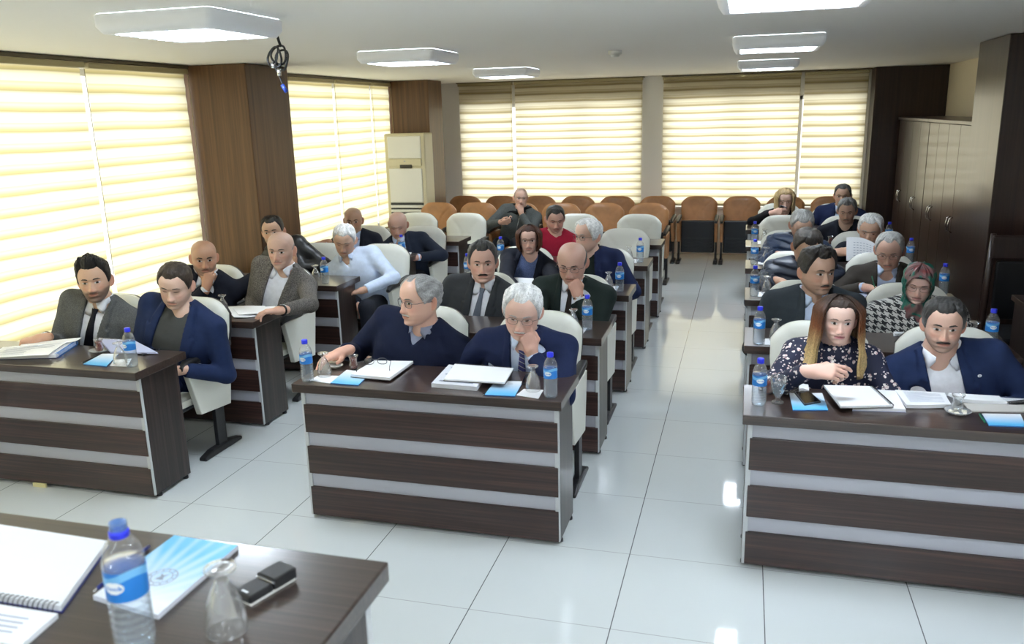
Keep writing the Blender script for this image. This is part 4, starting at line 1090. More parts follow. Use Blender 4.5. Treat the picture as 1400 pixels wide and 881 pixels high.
class Body:
    def __init__(s, hc, M, hips, by, sc, belly=0.0, broad=1.0, lean=(0, 0)):
        s.hc = hc; s.M = M; s.sc = sc; s.O = np.array(hips, float); s.belly = belly; s.broad = broad
        s.Nb = hc + np.array([lean[0], .034 + lean[1], -.136]) * sc; s.AR = {}
        s.T = nrm(s.Nb - s.O); s.L = np.linalg.norm(s.Nb - s.O)
        f = np.array([math.sin(by), -math.cos(by), 0]); s.F = nrm(f - s.T * (f @ s.T)); s.S = np.cross(s.T, s.F)
        s.skull = hc + M @ np.array([0, .022, -.055]) * sc
        s.na = nrm(s.skull - s.Nb)
    def loc(s, P):
        q = P - s.O; return q @ s.S, -(q @ s.F), q @ s.T
    def at(s, x, y, a): return s.O + s.S * x - s.F * y + s.T * (s.L + a)       # a = height from the neck base, y<0 is the front
    def torso(s, f, inf, lo=-.05, k=.03, low=0.0):
        w = np.array(TW) * s.sc * s.broad + inf; fd = np.array(TF) * s.sc + inf + s.belly * np.interp(TS, [0, .25, .5, .8, 1], [.9, 1, .6, .1, 0]); bd = np.array(TB) * s.sc + inf
        w = w + s.belly * .55 * np.interp(TS, [0, .25, .5, .8, 1], [.9, 1, .6, .15, 0])
        def fn(P):
            x, y, a = s.loc(P); t = np.clip(a / s.L, lo / s.L, 1.0); tt = np.clip(t, 0, 1)
            W = np.interp(tt, TS, w); D = np.where(y < 0, np.interp(tt, TS, fd), np.interp(tt, TS, bd)); n = 2.5
            r = ((np.abs(x) / W) ** n + (np.abs(y) / D) ** n) ** (1 / n); d = (r - 1) * np.minimum(W, D)
            da = np.maximum(np.maximum(a - s.L, lo - a), 0)
            return np.where(da > 0, np.sqrt(np.maximum(d, 0) ** 2 + da ** 2) + np.minimum(d, 0) * 0, d)
        c = [s.at(x, y, a) for x in (-w.max(), w.max()) for y in (-fd.max(), bd.max()) for a in (-s.L + lo - .01, .03)]
        f.add(fn, np.min(c, 0), np.max(c, 0), k)
        for sd in (-1, 1):
            f.cap(s.at(sd * .045 * s.sc, .014, -.004 * s.sc), s.sh(sd, .004), .046 * s.sc + inf, .048 * s.sc + inf, .035)
            f.ell(s.at(sd * .085 * s.sc * s.broad, -(.075 * s.sc + inf + s.belly * .2), -.19 * s.sc), (.07 * s.sc, .035 * s.sc, .06 * s.sc), None, .03)
        return f
    def sh(s, sd, up=0): return s.at(sd * .176 * s.sc * s.broad, .012, -.068 * s.sc + up)
    def arm(s, sd, W, hint, stretch=1.0):
        A = s.sh(sd); L1 = .285 * s.sc; L2 = .255 * s.sc; d = np.linalg.norm(W - A)
        if d > (L1 + L2) * .985: k = d / (L1 + L2) / .985; L1 *= k; L2 *= k
        if d < abs(L1 - L2) + .05: d = abs(L1 - L2) + .05
        u = nrm(W - A); x = (L1 * L1 - L2 * L2 + d * d) / (2 * d); h = math.sqrt(max(1e-6, L1 * L1 - x * x))
        hv = np.asarray(hint, float); hv = nrm(hv - u * (hv @ u)); return A, A + u * x + hv * h, W
    def sleeves(s, f, arms, inf, k=.03, wr=.0):
        for sd, (A, E, W) in arms.items():
            f.cap(A, E, .054 * s.sc + inf, .042 * s.sc + inf, k); d = nrm(W - E)
            f.cap(E, W + d * wr, .042 * s.sc + inf, .029 * s.sc + inf, .018)
    def cuffcut(s, f, arms, back=.012):
        for sd, (A, E, W) in arms.items():
            d = nrm(W - E); c = W - d * back
            f.cuts.append(lambda P, d=d, c=c: np.maximum(-((P - c) @ d), np.linalg.norm(P - c, axis=-1) - .075))
    def armfree(s, P, r=.066):
        d = np.full(P.shape[:-1], 1.0)
        for sd, (A, E, W) in s.AR.items():
            for p, q in ((A * .55 + E * .45, E), (E, W)):
                ab = q - p; t = np.clip(((P - p) @ ab) / (ab @ ab), 0, 1); d = np.minimum(d, np.linalg.norm(P - p - t[..., None] * ab, axis=-1))
        return r * s.sc - d
    def neckcut(s, f, r, up=.2):
        a = s.Nb - s.na * .022; n = s.na
        def c(P):
            q = P - a; t = q @ n; return np.maximum(np.maximum(np.linalg.norm(q - t[..., None] * n, axis=-1) - (r + np.maximum(0, t - .03) * .3), -t), s.armfree(P, .05))
        f.cuts.append(c)
    def vcut(s, f, pts, depth=.015, off=0.0, lap=None, lw=.055):
        """open the front along a V: pts = (height from neck base, half width) from top to bottom"""
        ha = [p[0] for p in pts][::-1]; hw = [p[1] for p in pts][::-1]
        def c(P):
            x, y, a = s.loc(P); a = a - s.L
            return np.maximum(np.maximum(np.maximum(np.abs(x - off) - np.interp(a, ha, hw), y + depth), ha[0] - a), s.armfree(P))
        f.cuts.append(c)
        if lap:
            def post(P, D):
                x, y, a = s.loc(P); a = a - s.L; e = np.abs(x - off) - np.interp(a, ha, hw)
                lwid = np.interp(a, [lap, lap + .12, -.115, -.11, -.07, -.02, .03], [0, lw * .62, lw * 1.15, lw * .72, lw * .80, lw * .62, lw * .5])
                m = np.clip((lwid - e) / .004, 0, 1) * np.clip((-y) / .01, 0, 1) * (a > lap) * (s.armfree(P, .075) < 0)
                g = np.clip(1 - np.abs(e - lwid - .004) / .006, 0, 1) * np.clip((-y) / .01, 0, 1) * (a > lap + .01) * (s.armfree(P, .075) < 0)
                return D - .0085 * m + .0045 * g
            f.post.append(post)
    def wrinkle(s, f, amp, seed, fr=26):
        def post(P, D):
            e = amp
            for sd, (A, E, W) in s.AR.items():
                e = e + .0045 * np.exp(-(np.linalg.norm(P - E, axis=-1) / .085) ** 2) + .002 * np.exp(-(np.linalg.norm(P - A, axis=-1) / .09) ** 2)
            return D + e * (.6 * snoise(P * np.array([1, 1, 1.5]), fr, seed) + .5 * snoise(P * np.array([1.4, 1, 1]), fr * 2.1, seed + 2))
        f.post.append(post)
    def front(s, fld, x, a):
        x = np.asarray(x, float); a = np.asarray(a, float); ys = np.linspace(-.32, .02, 120)
        P = s.O + s.S * x[..., None, None] - s.F * ys[:, None] + s.T * (s.L + a)[..., None, None]
        D = fld.ev(P); i = np.argmax(D < 0, axis=-1); return ys[i]
    def collar(s, r, h0=.030, tip=.060, gap=.16, open_=0.0, fld=None):
        """turned-down shirt collar: stand, fold and two points"""
        n = 41; ph = np.linspace(gap, 2 * PI - gap, n); e1 = nrm(s.F - s.na * (s.F @ s.na)); e2 = np.cross(s.na, e1); V = []
        for k, p in enumerate(ph):
            dp = min(p, 2 * PI - p); f_ = np.clip(1 - (dp - gap) / .75, 0, 1)
            rr = r * (1 + .03 * math.cos(p)); c = lambda rad, z: s.Nb + s.na * z + (e1 * math.cos(p) + e2 * math.sin(p)) * rad
            topz = np.interp(dp, [gap, .8, PI], [h0 * .45 - open_ * .3, h0 * .75, h0 * 1.25]); o_ = open_ * f_
            low = np.interp(dp, [gap, gap + .32, .95, PI], [-tip * .25, -tip, -.004, topz - .038])
            spread = np.interp(dp, [gap, gap + .32, .95, PI], [.012, .026, .014, .010])
            V.append([c(rr - .003, topz - .028 - .01 * f_), c(rr + o_, topz), c(rr + .004 + o_, topz + .003), c(rr + .009 + o_, topz - .004), c(rr + (spread * .6) + o_ * .7, (topz + low) / 2), c(rr + spread, low), c(rr + spread - .003, low + .002)])
        V = np.array(V)
        if fld is not None:
            for it in range(5):
                Q = V[:, 4:]; dd = fld.ev(Q); ax = Q - s.Nb; ax = ax - (ax @ s.na)[..., None] * s.na; ax /= np.linalg.norm(ax, axis=-1)[..., None]
                V[:, 4:] = Q + ax * np.maximum(0, np.array([.004, .006, .003]) - dd)[..., None] * 1.1
        return V.reshape(-1, 3), gridfaces(n, 7, False)
    def tie(s, shirt, wid=.042, top=-.010, length=.40, knot=.017):
        n = 26; aa = np.concatenate([np.linspace(top, top - .036, 6), np.linspace(top - .040, top - length, n - 6)])
        ww = np.interp(aa[::-1], [top - length, top - .045, top - .036, top - .030, top][0:5], [wid, knot * .82, knot * .72, knot * .85, knot * 1.15])[::-1]
        th = np.interp(aa[::-1], [top - length, top - .05, top - .036, top - .018, top], [.004, .005, .008, .014, .010])[::-1]
        us = np.linspace(-1, 1, 9); V = []
        yc = s.front(shirt, np.zeros(n), aa); yc = np.minimum(yc, np.interp(np.arange(n), [0, n - 1], [yc.max() - .0, yc.min()]) + .03)
        for i in range(n):
            row = [s.at(u * ww[i], yc[i] - th[i] * (1 - .35 * u * u) - .003, aa[i]) for u in us] + [s.at(u * ww[i], yc[i] + .004, aa[i]) for u in us[::-1]]
            V.append(row)
        V = np.array(V); return V.reshape(-1, 3), gridfaces(n, 18, True)
UPZ = np.array([0, 0, 1.0])
def person(label, head, Y, seat, rel=0.0, pitch=.08, roll=0.0, by=None, hs=1.10, sc=1.06, h=.009, near=True, skin=(.52, .31, .21), face={}, hair=None,
           long=None, outfit=('suit',), arms={}, belly=.0, broad=1.0, glasses=None, brows=(.02, .014, .011), browh=.0036, mous=None, eye={}, lean=(0, 0), seed=1,
           scarf=False, watch=None, legs=True, hipz=.47, group=None):
    hc = on_y(head[0], head[1], Y); d = CAM_POS - hc; yaw = math.atan2(d[0], -d[1]) + rel
    M = rotm(yaw, pitch, roll); by = yaw * .45 if by is None else by
    base = np.array([seat[0], seat[1], 0.0]); B = Body(hc, M, (seat[0], seat[1], hipz), by, sc, belly, broad, lean)
    hh = Head(face)
    # arms
    AR = {}; HD = {}
    for sd in (-1, 1):
        sp = dict(arms.get('L' if sd < 0 else 'R', {})); kind = sp.get('w', 'lap'); pose = sp.get('pose', 'rest'); dd = sp.get('d'); bk = sp.get('back', (0, 0, 1)); hint = sp.get('hint')
        if kind == 'lap':
            W = B.O + B.F * .27 + B.S * sd * .10 + UPZ * .115; dd = B.F * .8 - B.S * sd * .5 - UPZ * .15 if dd is None else dd; hint = B.S * sd * 1.0 - B.F * .5 - UPZ * .3 if hint is None else hint
        elif kind == 'tab':
            W = on_z(sp['p'][0], sp['p'][1], .80); dd = np.array([-.15 * sd, -1, -.10]) if dd is None else dd; hint = np.array([sd * 1.0, .5, -.55]) if hint is None else hint
        elif kind == 'px':
            W = on_y(sp['p'][0], sp['p'][1], sp['Y']); dd = np.array([-.6 * sd, -.5, .5]) if dd is None else dd; hint = np.array([sd * .8, 0, -1.0]) if hint is None else hint
        elif kind == 'mouth':
            o = sp.get('o', (.012, -.104, -.190)); W = hc + M @ (np.array([sd * o[0] if False else sd * o[0], o[1], o[2]]) * hs)
            dd = M @ np.array([-.35 * sd, .18, 1.0]) if dd is None else dd; bk = M @ np.array([.35 * sd, -1, .1]) if 'back' not in sp else bk
            hint = np.array([sd * .7, -.25, -1.0]) if hint is None else hint
        B.AR = AR; AR[sd] = B.arm(sd, W, np.asarray(hint, float)); HD[sd] = (pose, AR[sd][2], np.asarray(dd, float), np.asarray(bk, float))
    # skin: body under the clothes, hands, head - one mesh
    f = Field(); B.torso(f, -.014); 
    for sd, (A, E, W) in AR.items():
        f.cap(A, E, .040 * sc, .033 * sc); f.cap(E, W, .033 * sc, .0245 * sc, .015)
    f.cap(B.Nb - B.na * .05, B.skull, .058 * sc, .056 * sc, .03)
    f.cap(B.Nb - B.na * .03 - B.F * .0, B.Nb + B.na * .02, .062 * sc, .058 * sc, .03)
    kn = {}
    for sd in (-1, 1):
        K = B.O + np.array([sd * .11, -.40, .035]); Fo = np.array([K[0] + sd * .02, K[1] - .02, .09]); kn[sd] = (K, Fo)
        f.cap(B.O + np.array([sd * .085, 0, 0]), K, .062, .045); f.cap(K, Fo, .042, .03); f.cap(Fo, Fo + np.array([sd * .02, -.13, -.05]), .03, .022)
    V, F = f.mesh(.0125 if near else .016); Vs = [V]; Fs = [F]; Cs = [np.tile(np.array(skin), (len(V), 1))]; o = len(V)
    hn = .0030 if near else .0042
    for sd, (pose, W, dd, bk) in HD.items():
        V, F = place_hand(pose, W + nrm(dd) * .028, dd, bk, -sd, hn, sc * .94); Vs.append(V); Fs.append(F + o); o += len(V)
        c = np.tile(np.array(skin) * (1.02, .93, .90), (len(V), 1)); Cs.append(c)
    na, nz = (104, 100) if near else (72, 66)
    A_, Z_, P = hh.grid(na, nz); C = skin_cols(hh, P, skin, face)
    if face.get('scalp') is not None:                              # shaven or thin hair shading the scalp
        d_ = np.degrees(np.abs(A_)); low = np.interp(d_, [0, 40, 60, 80, 110, 180], [.085, .07, .045, .0, -.03, -.06]); m = (np.clip((Z_ - low) / .02, 0, 1) * face['scalp'][0])[..., None]
        C = C * (1 - m) + np.array(face['scalp'][1]) * m
    R = lambda q: hc + (q * hs) @ M.T
    Vs.append(R(P.reshape(-1, 3))); Fs.append(gridfaces(nz, na) + o); Cs.append(C.reshape(-1, 3)); o += na * nz
    if not scarf:
        for sx in (-1, 1):
            V, F = ear(hh, sx, face.get('ear', 1.0)); Vs.append(R(V)); Fs.append(F + o); o += len(V); Cs.append(np.tile(np.array(skin) * (1.04, .84, .80), (len(V), 1)))
    body = npmesh('person', np.concatenate(Vs) - base, np.concatenate(Fs), M['x'] if False else MATS['skin'], None, np.concatenate(Cs))
    body.location = base; tag(body, label, 'person', group)
    def part(name, V, F, mat, col=None): return npmesh(name, V - base, F, mat, body, col)
    def headpart(name, V, F, C, mat): return npmesh(name, R(V) - base, F, mat, body, C)
    # face details
    for sx in (-1, 1): V, F, C = eyes_mesh(hh, eye, (sx,)); headpart('eye', V, F, C, MATS['eye'])
    if brows is not None:
        bz = face.get('browz', .0195)
        segs = [[(sx * .012, bz - .0008, browh * .8), (sx * .024, bz + .0022, browh), (sx * .038, bz + .0032, browh * .85), (sx * .051, bz - .0028, browh * .35)] for sx in (-1, 1)]
        
        for sg in segs: V, F, C = strip_mesh(hh, [sg], .0024, brows, .25, seed); headpart('eyebrow', V, F, C, MATS['hair'])
    if mous is not None:
        mc, mw, mh, mo = mous
        segs = [[(-mw, -.064, mh * .45), (-mw * .75, -.0600, mh * .85), (-mw * .4, -.0570, mh), (0, -.0562, mh * .88), (mw * .4, -.0570, mh), (mw * .75, -.0600, mh * .85), (mw, -.064, mh * .45)]]
        V, F, C = strip_mesh(hh, segs, mo, mc, .2, seed); headpart('moustache', V, F, C, MATS['hair'])
    if hair is not None:
        V, F, C = hair_shell(hh, hair, hair['col'], seed, na + 40, nz + 20); headpart('hair', V, F, C, MATS['hair'])
    if long is not None:
        V, F, C = long_hair(hh, seed=seed, **long)
        V2, F2, C2 = hair_shell(hh, dict(ttop=.013, tside=.012, front=.069, recede=-.010, side=.0, rough=.2), [long['cols'][0], long['cols'][1]], seed, na + 40, nz + 20)
        headpart('hair', np.concatenate([V, V2]), np.concatenate([F, F2 + len(V)]), np.concatenate([C, C2]), MATS['hair'])
    if glasses is not None:
        g = glasses_mesh(hh, None, MATS[glasses.get('mat', 'plum')], glasses.get('rim', .0013)); g.parent = body
        Rm = Matrix([list(M[i] * hs) + [float((hc - base)[i])] for i in range(3)] + [[0, 0, 0, 1]]); g.matrix_local = Rm
    # clothes
    kind = outfit[0]; oc = outfit[1] if len(outfit) > 1 else {}
    nr = .061 * sc
    def finish(name, f, mat, hh_=None):
        V, F = f.mesh(hh_ or h); V = relax(V, F, 1, .35); return part(name, V, F, mat)
    if kind in ('suit', 'blazer', 'opensuit'):
        sf = Field(); B.torso(sf, .004 + oc.get('under', 0), -.0); B.neckcut(sf, nr * .93); B.wrinkle(sf, .0016, seed + 5, 30)
        V, F = sf.mesh(h); V = relax(V, F, 1, .35); vs = [V]; fs = [F]; o = len(V)
        if oc.get('collar', True):
            V, F = B.collar(nr + .002, fld=sf, open_=oc.get('copen', 0.0), gap=oc.get('cgap', .16), tip=oc.get('tip', .058)); vs += [V]; fs += [F + o]; o += len(V)
        if oc.get('cuffs', True):
            for sd, (A, E, W) in AR.items():
                cf = Field(); d_ = nrm(W - E); cf.cap(W - d_ * .05, W + d_ * .012, .031 * sc, .0315 * sc, .01); cf.cuts.append(lambda P, d_=d_, W=W: -((P - W - d_ * .012) @ d_)); V, F = cf.mesh(.006); part('shirt_cuff', V, F, oc['shirt'])
        part('shirt' if oc.get('collar', True) else 'inner_top', np.concatenate(vs), np.concatenate(fs), oc['shirt'])
        if 'tie' in oc:
            V, F = B.tie(sf, **oc.get('tiep', {})); part('tie', V, F, oc['tie'])
        if 'buttons' in oc:
            bm_ = MB()
            for k in range(5):
                a = -.07 - k * .075; y = float(B.front(sf, [0.0], [a])[0]); p = B.at(0, y - .001, a) - base
                bm_.add([p + (B.S * math.cos(t) + B.T * math.sin(t)) * .0055 + B.F * .002 for t in np.linspace(0, 6.28, 11)[:-1]], [tuple(range(10))])
            bm_.build('buttons', oc['buttons'], body)
        jf = Field(); inf = oc.get('inf', .016); B.torso(jf, inf, -.06); B.sleeves(jf, AR, oc.get('sl', .011)); B.neckcut(jf, nr + .002)
        B.vcut(jf, oc.get('v', [(.05, .066), (0, .062), (-.30, .012), (-.31, .0)]), lap=oc.get('lap', -.31), lw=oc.get('lw', .058)); B.cuffcut(jf, AR); B.wrinkle(jf, oc.get('wr', .0028), seed + 9, 22)
        finish('jacket', jf, oc['jacket'])
    elif kind in ('sweater', 'blouse', 'shirt', 'puffer', 'jacket'):
        jf = Field(); inf = oc.get('inf', .012); B.torso(jf, inf, -.06); B.sleeves(jf, AR, oc.get('sl', .010)); B.neckcut(jf, nr * oc.get('neck', 1.02))
        if 'v' in oc: B.vcut(jf, oc['v'], lap=oc.get('lap'), depth=oc.get('depth', .015))
        B.cuffcut(jf, AR, oc.get('cuffback', .0)); B.wrinkle(jf, oc.get('wr', .003), seed + 9, oc.get('wf', 22))
        if kind == 'puffer':
            def quilt(P, D):
                x, y, a = B.loc(P); g = a / .052
                for sd, (A, E, W) in AR.items():
                    for p, q in ((A, E), (E, W)):
                        ab = q - p; t = np.clip(((P - p) @ ab) / (ab @ ab), 0, 1); dist = np.linalg.norm(P - p - t[..., None] * ab, axis=-1)
                        g = np.where(dist < .075 * sc, t * np.linalg.norm(ab) / .05, g)
                return D - .020 * np.abs(np.sin(PI * g)) ** .8 + .008
            jf.post.append(quilt)
        finish(oc.get('name', kind), jf, oc['mat'])
        sf = jf
        if 'under' in oc:
            sf = Field(); B.torso(sf, inf - .012, .0); B.neckcut(sf, nr * .93); finish('shirt', sf, oc['under'])
        if 'collar' in oc:
            V, F = B.collar(nr + .003, fld=sf, tip=oc.get('tip', .05), open_=oc.get('copen', 0.0), gap=oc.get('cgap', .2), h0=oc.get('h0', .03)); part('collar', V, F, oc['collar'])
        if 'turtle' in oc:
            tf = Field(); tf.cap(B.Nb - B.na * .03, B.Nb + B.na * .045, nr * 1.26, nr * 1.12, .01); B.neckcut(tf, nr * .98); tf.cuts.append(lambda P: -((P - B.Nb - B.na * .034) @ B.na)); finish('neckband', tf, oc['turtle'], .006)
        if 'bow' in oc:
            bf = Field()
            for sx in (-1, 1):
                bf.cap(B.at(0, -.085, -.03), B.at(sx * .045, -.105, -.050), .012, .020, .01); bf.cap(B.at(sx * .01, -.09, -.04), B.at(sx * .022, -.135, -.17), .012, .018, .01)
            finish('neck_bow', bf, oc['bow'], .006)
        if 'zip' in oc:
            zy = B.front(jf, np.zeros(16), np.linspace(-.03, -.36, 16)); MB().tube([B.at(0, y - .001, a) - base for y, a in zip(zy, np.linspace(-.03, -.36, 16))], .004, 6).build('zip', MATS['chrome'], body)
    if scarf: scarf_mesh(B, hh, R, hs, base, body, seed)
    # trousers and shoes
    tf = Field(); tf.ell(B.O + np.array([0, .0, .0]), (.19 * sc, .135, .12), None, .05)
    for sd, (K, Fo) in kn.items():
        tf.cap(B.O + np.array([sd * .088, 0, .0]), K, .084, .062, .03); tf.cap(K, Fo + np.array([0, 0, .0]), .062, .048, .03)
    tf.cuts.append(lambda P: P[..., 2] - .055); tf.post.append(lambda P, D: D + .004 * snoise(P, 24, seed + 3))
    finish('trousers', tf, oc.get('trousers', MATS['trouser_dark']), .014)
    for sd, (K, Fo) in kn.items():
        sf_ = Field(); sf_.cap(Fo * (1, 1, 0) + np.array([0, .03, .05]), Fo * (1, 1, 0) + np.array([sd * .015, -.10, .042]), .042, .040, .02); sf_.cap(Fo * (1, 1, 0) + np.array([sd * .015, -.10, .035]), Fo * (1, 1, 0) + np.array([sd * .03, -.19, .03]), .04, .026, .02)
        sf_.cuts.append(lambda P: P[..., 2] - .004); finish('shoe', sf_, MATS['shoe'], .009)
    if watch:
        sd = watch; A, E, W = AR[sd]; d_ = nrm(W - E); c = W + d_ * .012; u = nrm(np.cross(d_, UPZ)); w = np.cross(u, d_)
        o_ = MB().tube([c - base + (u * math.cos(t) + w * math.sin(t)) * .030 * sc for t in np.linspace(0, 2 * PI, 25)[:-1]], .007, 8, cyc=True).build('wristwatch', MATS['black_gloss'], body)
        bk = nrm(HD[sd][3] - d_ * (HD[sd][3] @ d_)); p = c + bk * .035 * sc - base
        MB().add([p + (nrm(np.cross(bk, d_)) * math.cos(t) + d_ * math.sin(t)) * .018 for t in np.linspace(0, 2 * PI, 17)[:-1]], [tuple(range(16))]).build('dial', MATS['chrome'], o_)
    return body, B, AR, HD, hh, R
MATS = M; M_ = M
def scarf_mesh(B, hh, R, hs, base, body, seed):
    """silk headscarf wrapped round the face and tucked under the chin, with a black band beneath"""
    na, nz = 110, 90; A, Z, P = hh.grid(na, nz)
    nr = P - np.array([0, .01, .0]); nr /= np.linalg.norm(nr, axis=-1)[..., None] + 1e-9
    ro = np.sqrt((P[..., 0] / .064) ** 2 + ((Z + .012) / .088) ** 2); keep = (P[..., 1] > -.03) | (ro > .93)
    fold = .004 * np.sin(A * 7 + Z * 60) + .003 * np.sin(A * 15 - Z * 40)
    Q = P + nr * (.011 + fold * np.clip((ro - .9) / .3, 0, 1) + .006 * np.clip(1 - np.abs(ro - .98) / .08, 0, 1) * (P[..., 1] < -.02))[..., None]
    F = gridfaces(nz, na); F = F[keep.reshape(-1)[F].all(1)]; V, F, _ = compact(Q.reshape(-1, 3), F)
    # drape from the jaw to the chest
    n = 90; m = 26; D = []
    for i, t in enumerate(np.linspace(0, 1, m)):
        row = []
        for a in np.linspace(-PI, PI, n + 1)[:-1]:
            z = -.070 - .15 * t; rx = .074 + .065 * t ** 1.3; ry = .080 + .045 * t
            fo = 1 + .055 * math.sin(a * 9 + t * 6) * min(1, t * 3) + .03 * math.sin(a * 17 - t * 9)
            cz = z - .030 * math.cos(a) * (1 - t) * (1 if math.cos(a) > 0 else .2)
            row.append((rx * math.sin(a) * fo, -(.005 + .018 * (1 - t)) - ry * math.cos(a) * fo + .02 * t, cz))
        D.append(row)
    D = np.array(D); V2 = D.reshape(-1, 3); F2 = gridfaces(m, n, True, len(V), flip=True)
    npmesh('headscarf', R(np.concatenate([V, V2])) - base, np.concatenate([F, F2]), MATS['scarf'], body)
    keep = (Z > .062) & (P[..., 1] < .0); F = gridfaces(nz, na); F = F[keep.reshape(-1)[F].all(1)]
    V, F, _ = compact((P + nr * .006).reshape(-1, 3), F); npmesh('under_band', R(V) - base, F, MATS['black'], body)
# ---- the people, block by block
W_ = dict(
 grey=tweed('grey_wool', (.075, .078, .080), (.135, .138, .138)), navy=cloth('navy_wool', (.010, .017, .058)), navyb=cloth('bright_navy_wool', (.011, .022, .070)),
 dark=cloth('dark_navy_wool', (.010, .012, .022)), char=cloth('charcoal_wool', (.035, .038, .043)), tweed=tweed('brown_grey_tweed', (.060, .054, .050), (.20, .185, .17), 190),
 green=cloth('dark_green_wool', (.012, .020, .018)), slate=cloth('slate_wool', (.030, .038, .046)), brown=cloth('dark_taupe_wool', (.045, .038, .033)), ink=cloth('blue_black_wool', (.013, .019, .036)),
 white=cloth('white_cotton', (.74, .76, .82), .8, .1), blue=stripes('pale_blue_stripe', (.50, .60, .80), (.62, .69, .84), .004, .5, (1, .3, 0)), paleblue=cloth('pale_blue_cotton', (.50, .60, .82), .8, .1),
 light=cloth('light_blue_cotton', (.56, .65, .82), .8, .1), knit=cloth('navy_knit', (.008, .012, .034), .95, .5, 300), greyknit=cloth('grey_knit', (.065, .068, .066), .95, .4, 300),
 red=cloth('crimson_knit', (.32, .012, .035), .9, .4, 300), card=tweed('grey_cardigan_wool', (.055, .062, .062), (.11, .12, .12), 220), bluetop=tweed('blue_melange_knit', (.06, .09, .20), (.14, .18, .34), 240),
 puff=plain('navy_puffer_nylon', (.022, .030, .052), .42, bump=.1, bscale=40), puffb=plain('blue_puffer_nylon', (.025, .042, .088), .45, bump=.1, bscale=40),
 leather=plain('black_leather', (.010, .010, .011), .38, bump=.3, bscale=90), black=cloth('black_jersey', (.006, .006, .008)), check=cloth('small_check_cotton', (.25, .27, .36), .8))
MATS['trouser_dark'] = cloth('dark_trouser_cloth', (.014, .016, .024)); MATS['shoe'] = plain('black_shoe_leather', (.008, .008, .009), .3)
MATS['scarf'] = silk_scarf('silk_scarf'); HS = houndstooth('houndstooth_wool'); FL = floral('floral_print')
T_black = cloth('black_silk', (.006, .006, .012), .5); T_grey = stripes('grey_tie_silk', (.10, .12, .16), (.13, .15, .19), .006, .5, (1, 0, 1)); T_red = cloth('wine_silk', (.10, .006, .020), .5)
T_stripe = stripes('striped_tie_silk', (.035, .035, .16), (.50, .50, .46), .026, .14, (.55, 0, 1)); T_brown = cloth('dark_brown_silk', (.022, .014, .012), .5)
dk = (.010, .008, .007); br = (.045, .024, .014); gy = (.22, .22, .22); lg = (.42, .42, .42); wh = (.62, .62, .62); sg = (.11, .11, .11)
def rowy(i, d=.50): return ROW[i] + d
def st(b, i, s): o = CHAIR[b, i, s].location; return (o[0], o[1] + .0)
OPEN = [(.05, .068), (0, .062), (-.12, .055), (-.5, .060)]
TIEV = [(.05, .068), (0, .062), (-.16, .046), (-.33, .012), (-.34, 0)]
TIEO = [(.05, .068), (0, .062), (-.15, .052), (-.5, .062)]
VN = [(.05, .062), (0, .052), (-.075, .003), (-.08, 0)]
PP = {}
def P_(k, *a, **kw): PP[k] = person(*a, **kw)
# left block
P_(1, 'smiling dark-haired man in a grey suit, white shirt and black tie, leftmost', (129, 383), rowy(0, .58), st('left', 0, 0), rel=-.22, pitch=.02, roll=-.05, seed=1, h=.0076, skin=(0.57, 0.36, 0.25), belly=-.01,
   face=dict(stubble=.75, stubcol=(.05, .032, .025), smile=1.0, jaw=.96), hair=dict(col=[dk], ttop=.020, tside=.007, quiff=.016, front=.068, side=-.02), browh=.0042, eye=dict(gaze=.0),
   outfit=('suit', dict(jacket=W_['grey'], shirt=W_['white'], tie=T_black, v=TIEO, lap=-.36, trousers=W_['grey'])), broad=1.03,
   arms=dict(L=dict(w='tab', p=(62, 462), pose='fist', d=(-.75, -.6, -.05), hint=(-.5, .6, -.6)), R=dict(w='px', p=(168, 484), Y=.34, pose='rest', d=(-.9, -.35, 0))))
P_(2, 'dark-haired man in a navy blazer over a grey sweater reading with head bowed', (240, 389), rowy(0, .56), st('left', 0, 1), rel=-.38, pitch=.30, roll=.10, seed=2, h=.0076, skin=(0.64, 0.43, 0.33), belly=.04, broad=1.10, by=.12,
   face=dict(fat=.007, stubble=.25), hair=dict(col=[(.030, .020, .014)], ttop=.012, tside=.006, front=.064, side=-.015), eye=dict(open=.3),
   outfit=('suit', dict(jacket=W_['navyb'], shirt=W_['greyknit'], collar=False, cuffs=False, under=.004, v=[(.05, .066), (0, .075), (-.12, .085), (-.5, .105)], lap=-.42, lw=.065, trousers=W_['navy'])),
   arms=dict(L=dict(w='px', p=(212, 497), Y=.42, pose='grip', d=(.2, -1, 0), hint=(-1, .3, -.9)), R=dict(w='px', p=(250, 506), Y=.44, pose='rest', d=(-.9, -.5, -.1), hint=(.35, .45, -.9))))
P_(3, 'bald man in a dark suit with one hand at his mouth, second row left', (279, 352), rowy(1, .55), st('left', 1, 0), rel=.02, pitch=.14, roll=.02, seed=3, h=.0076, skin=(0.52, 0.30, 0.20), belly=.03, broad=1.10,
   face=dict(fat=.005, stubble=.5, stubcol=(.10, .08, .07), scalp=(.25, (.20, .12, .09)), age=.5), hair=None, browh=.0045,
   outfit=('suit', dict(jacket=W_['dark'], shirt=W_['white'], v=OPEN, lap=-.36, copen=.012, cgap=.3, buttons=MATS['black'])),
   arms=dict(L=dict(w='mouth', pose='chin'), R=dict(w='px', p=(345, 412), Y=1.78, d=(0, -.8, -.6), hint=(1, .3, .1))))
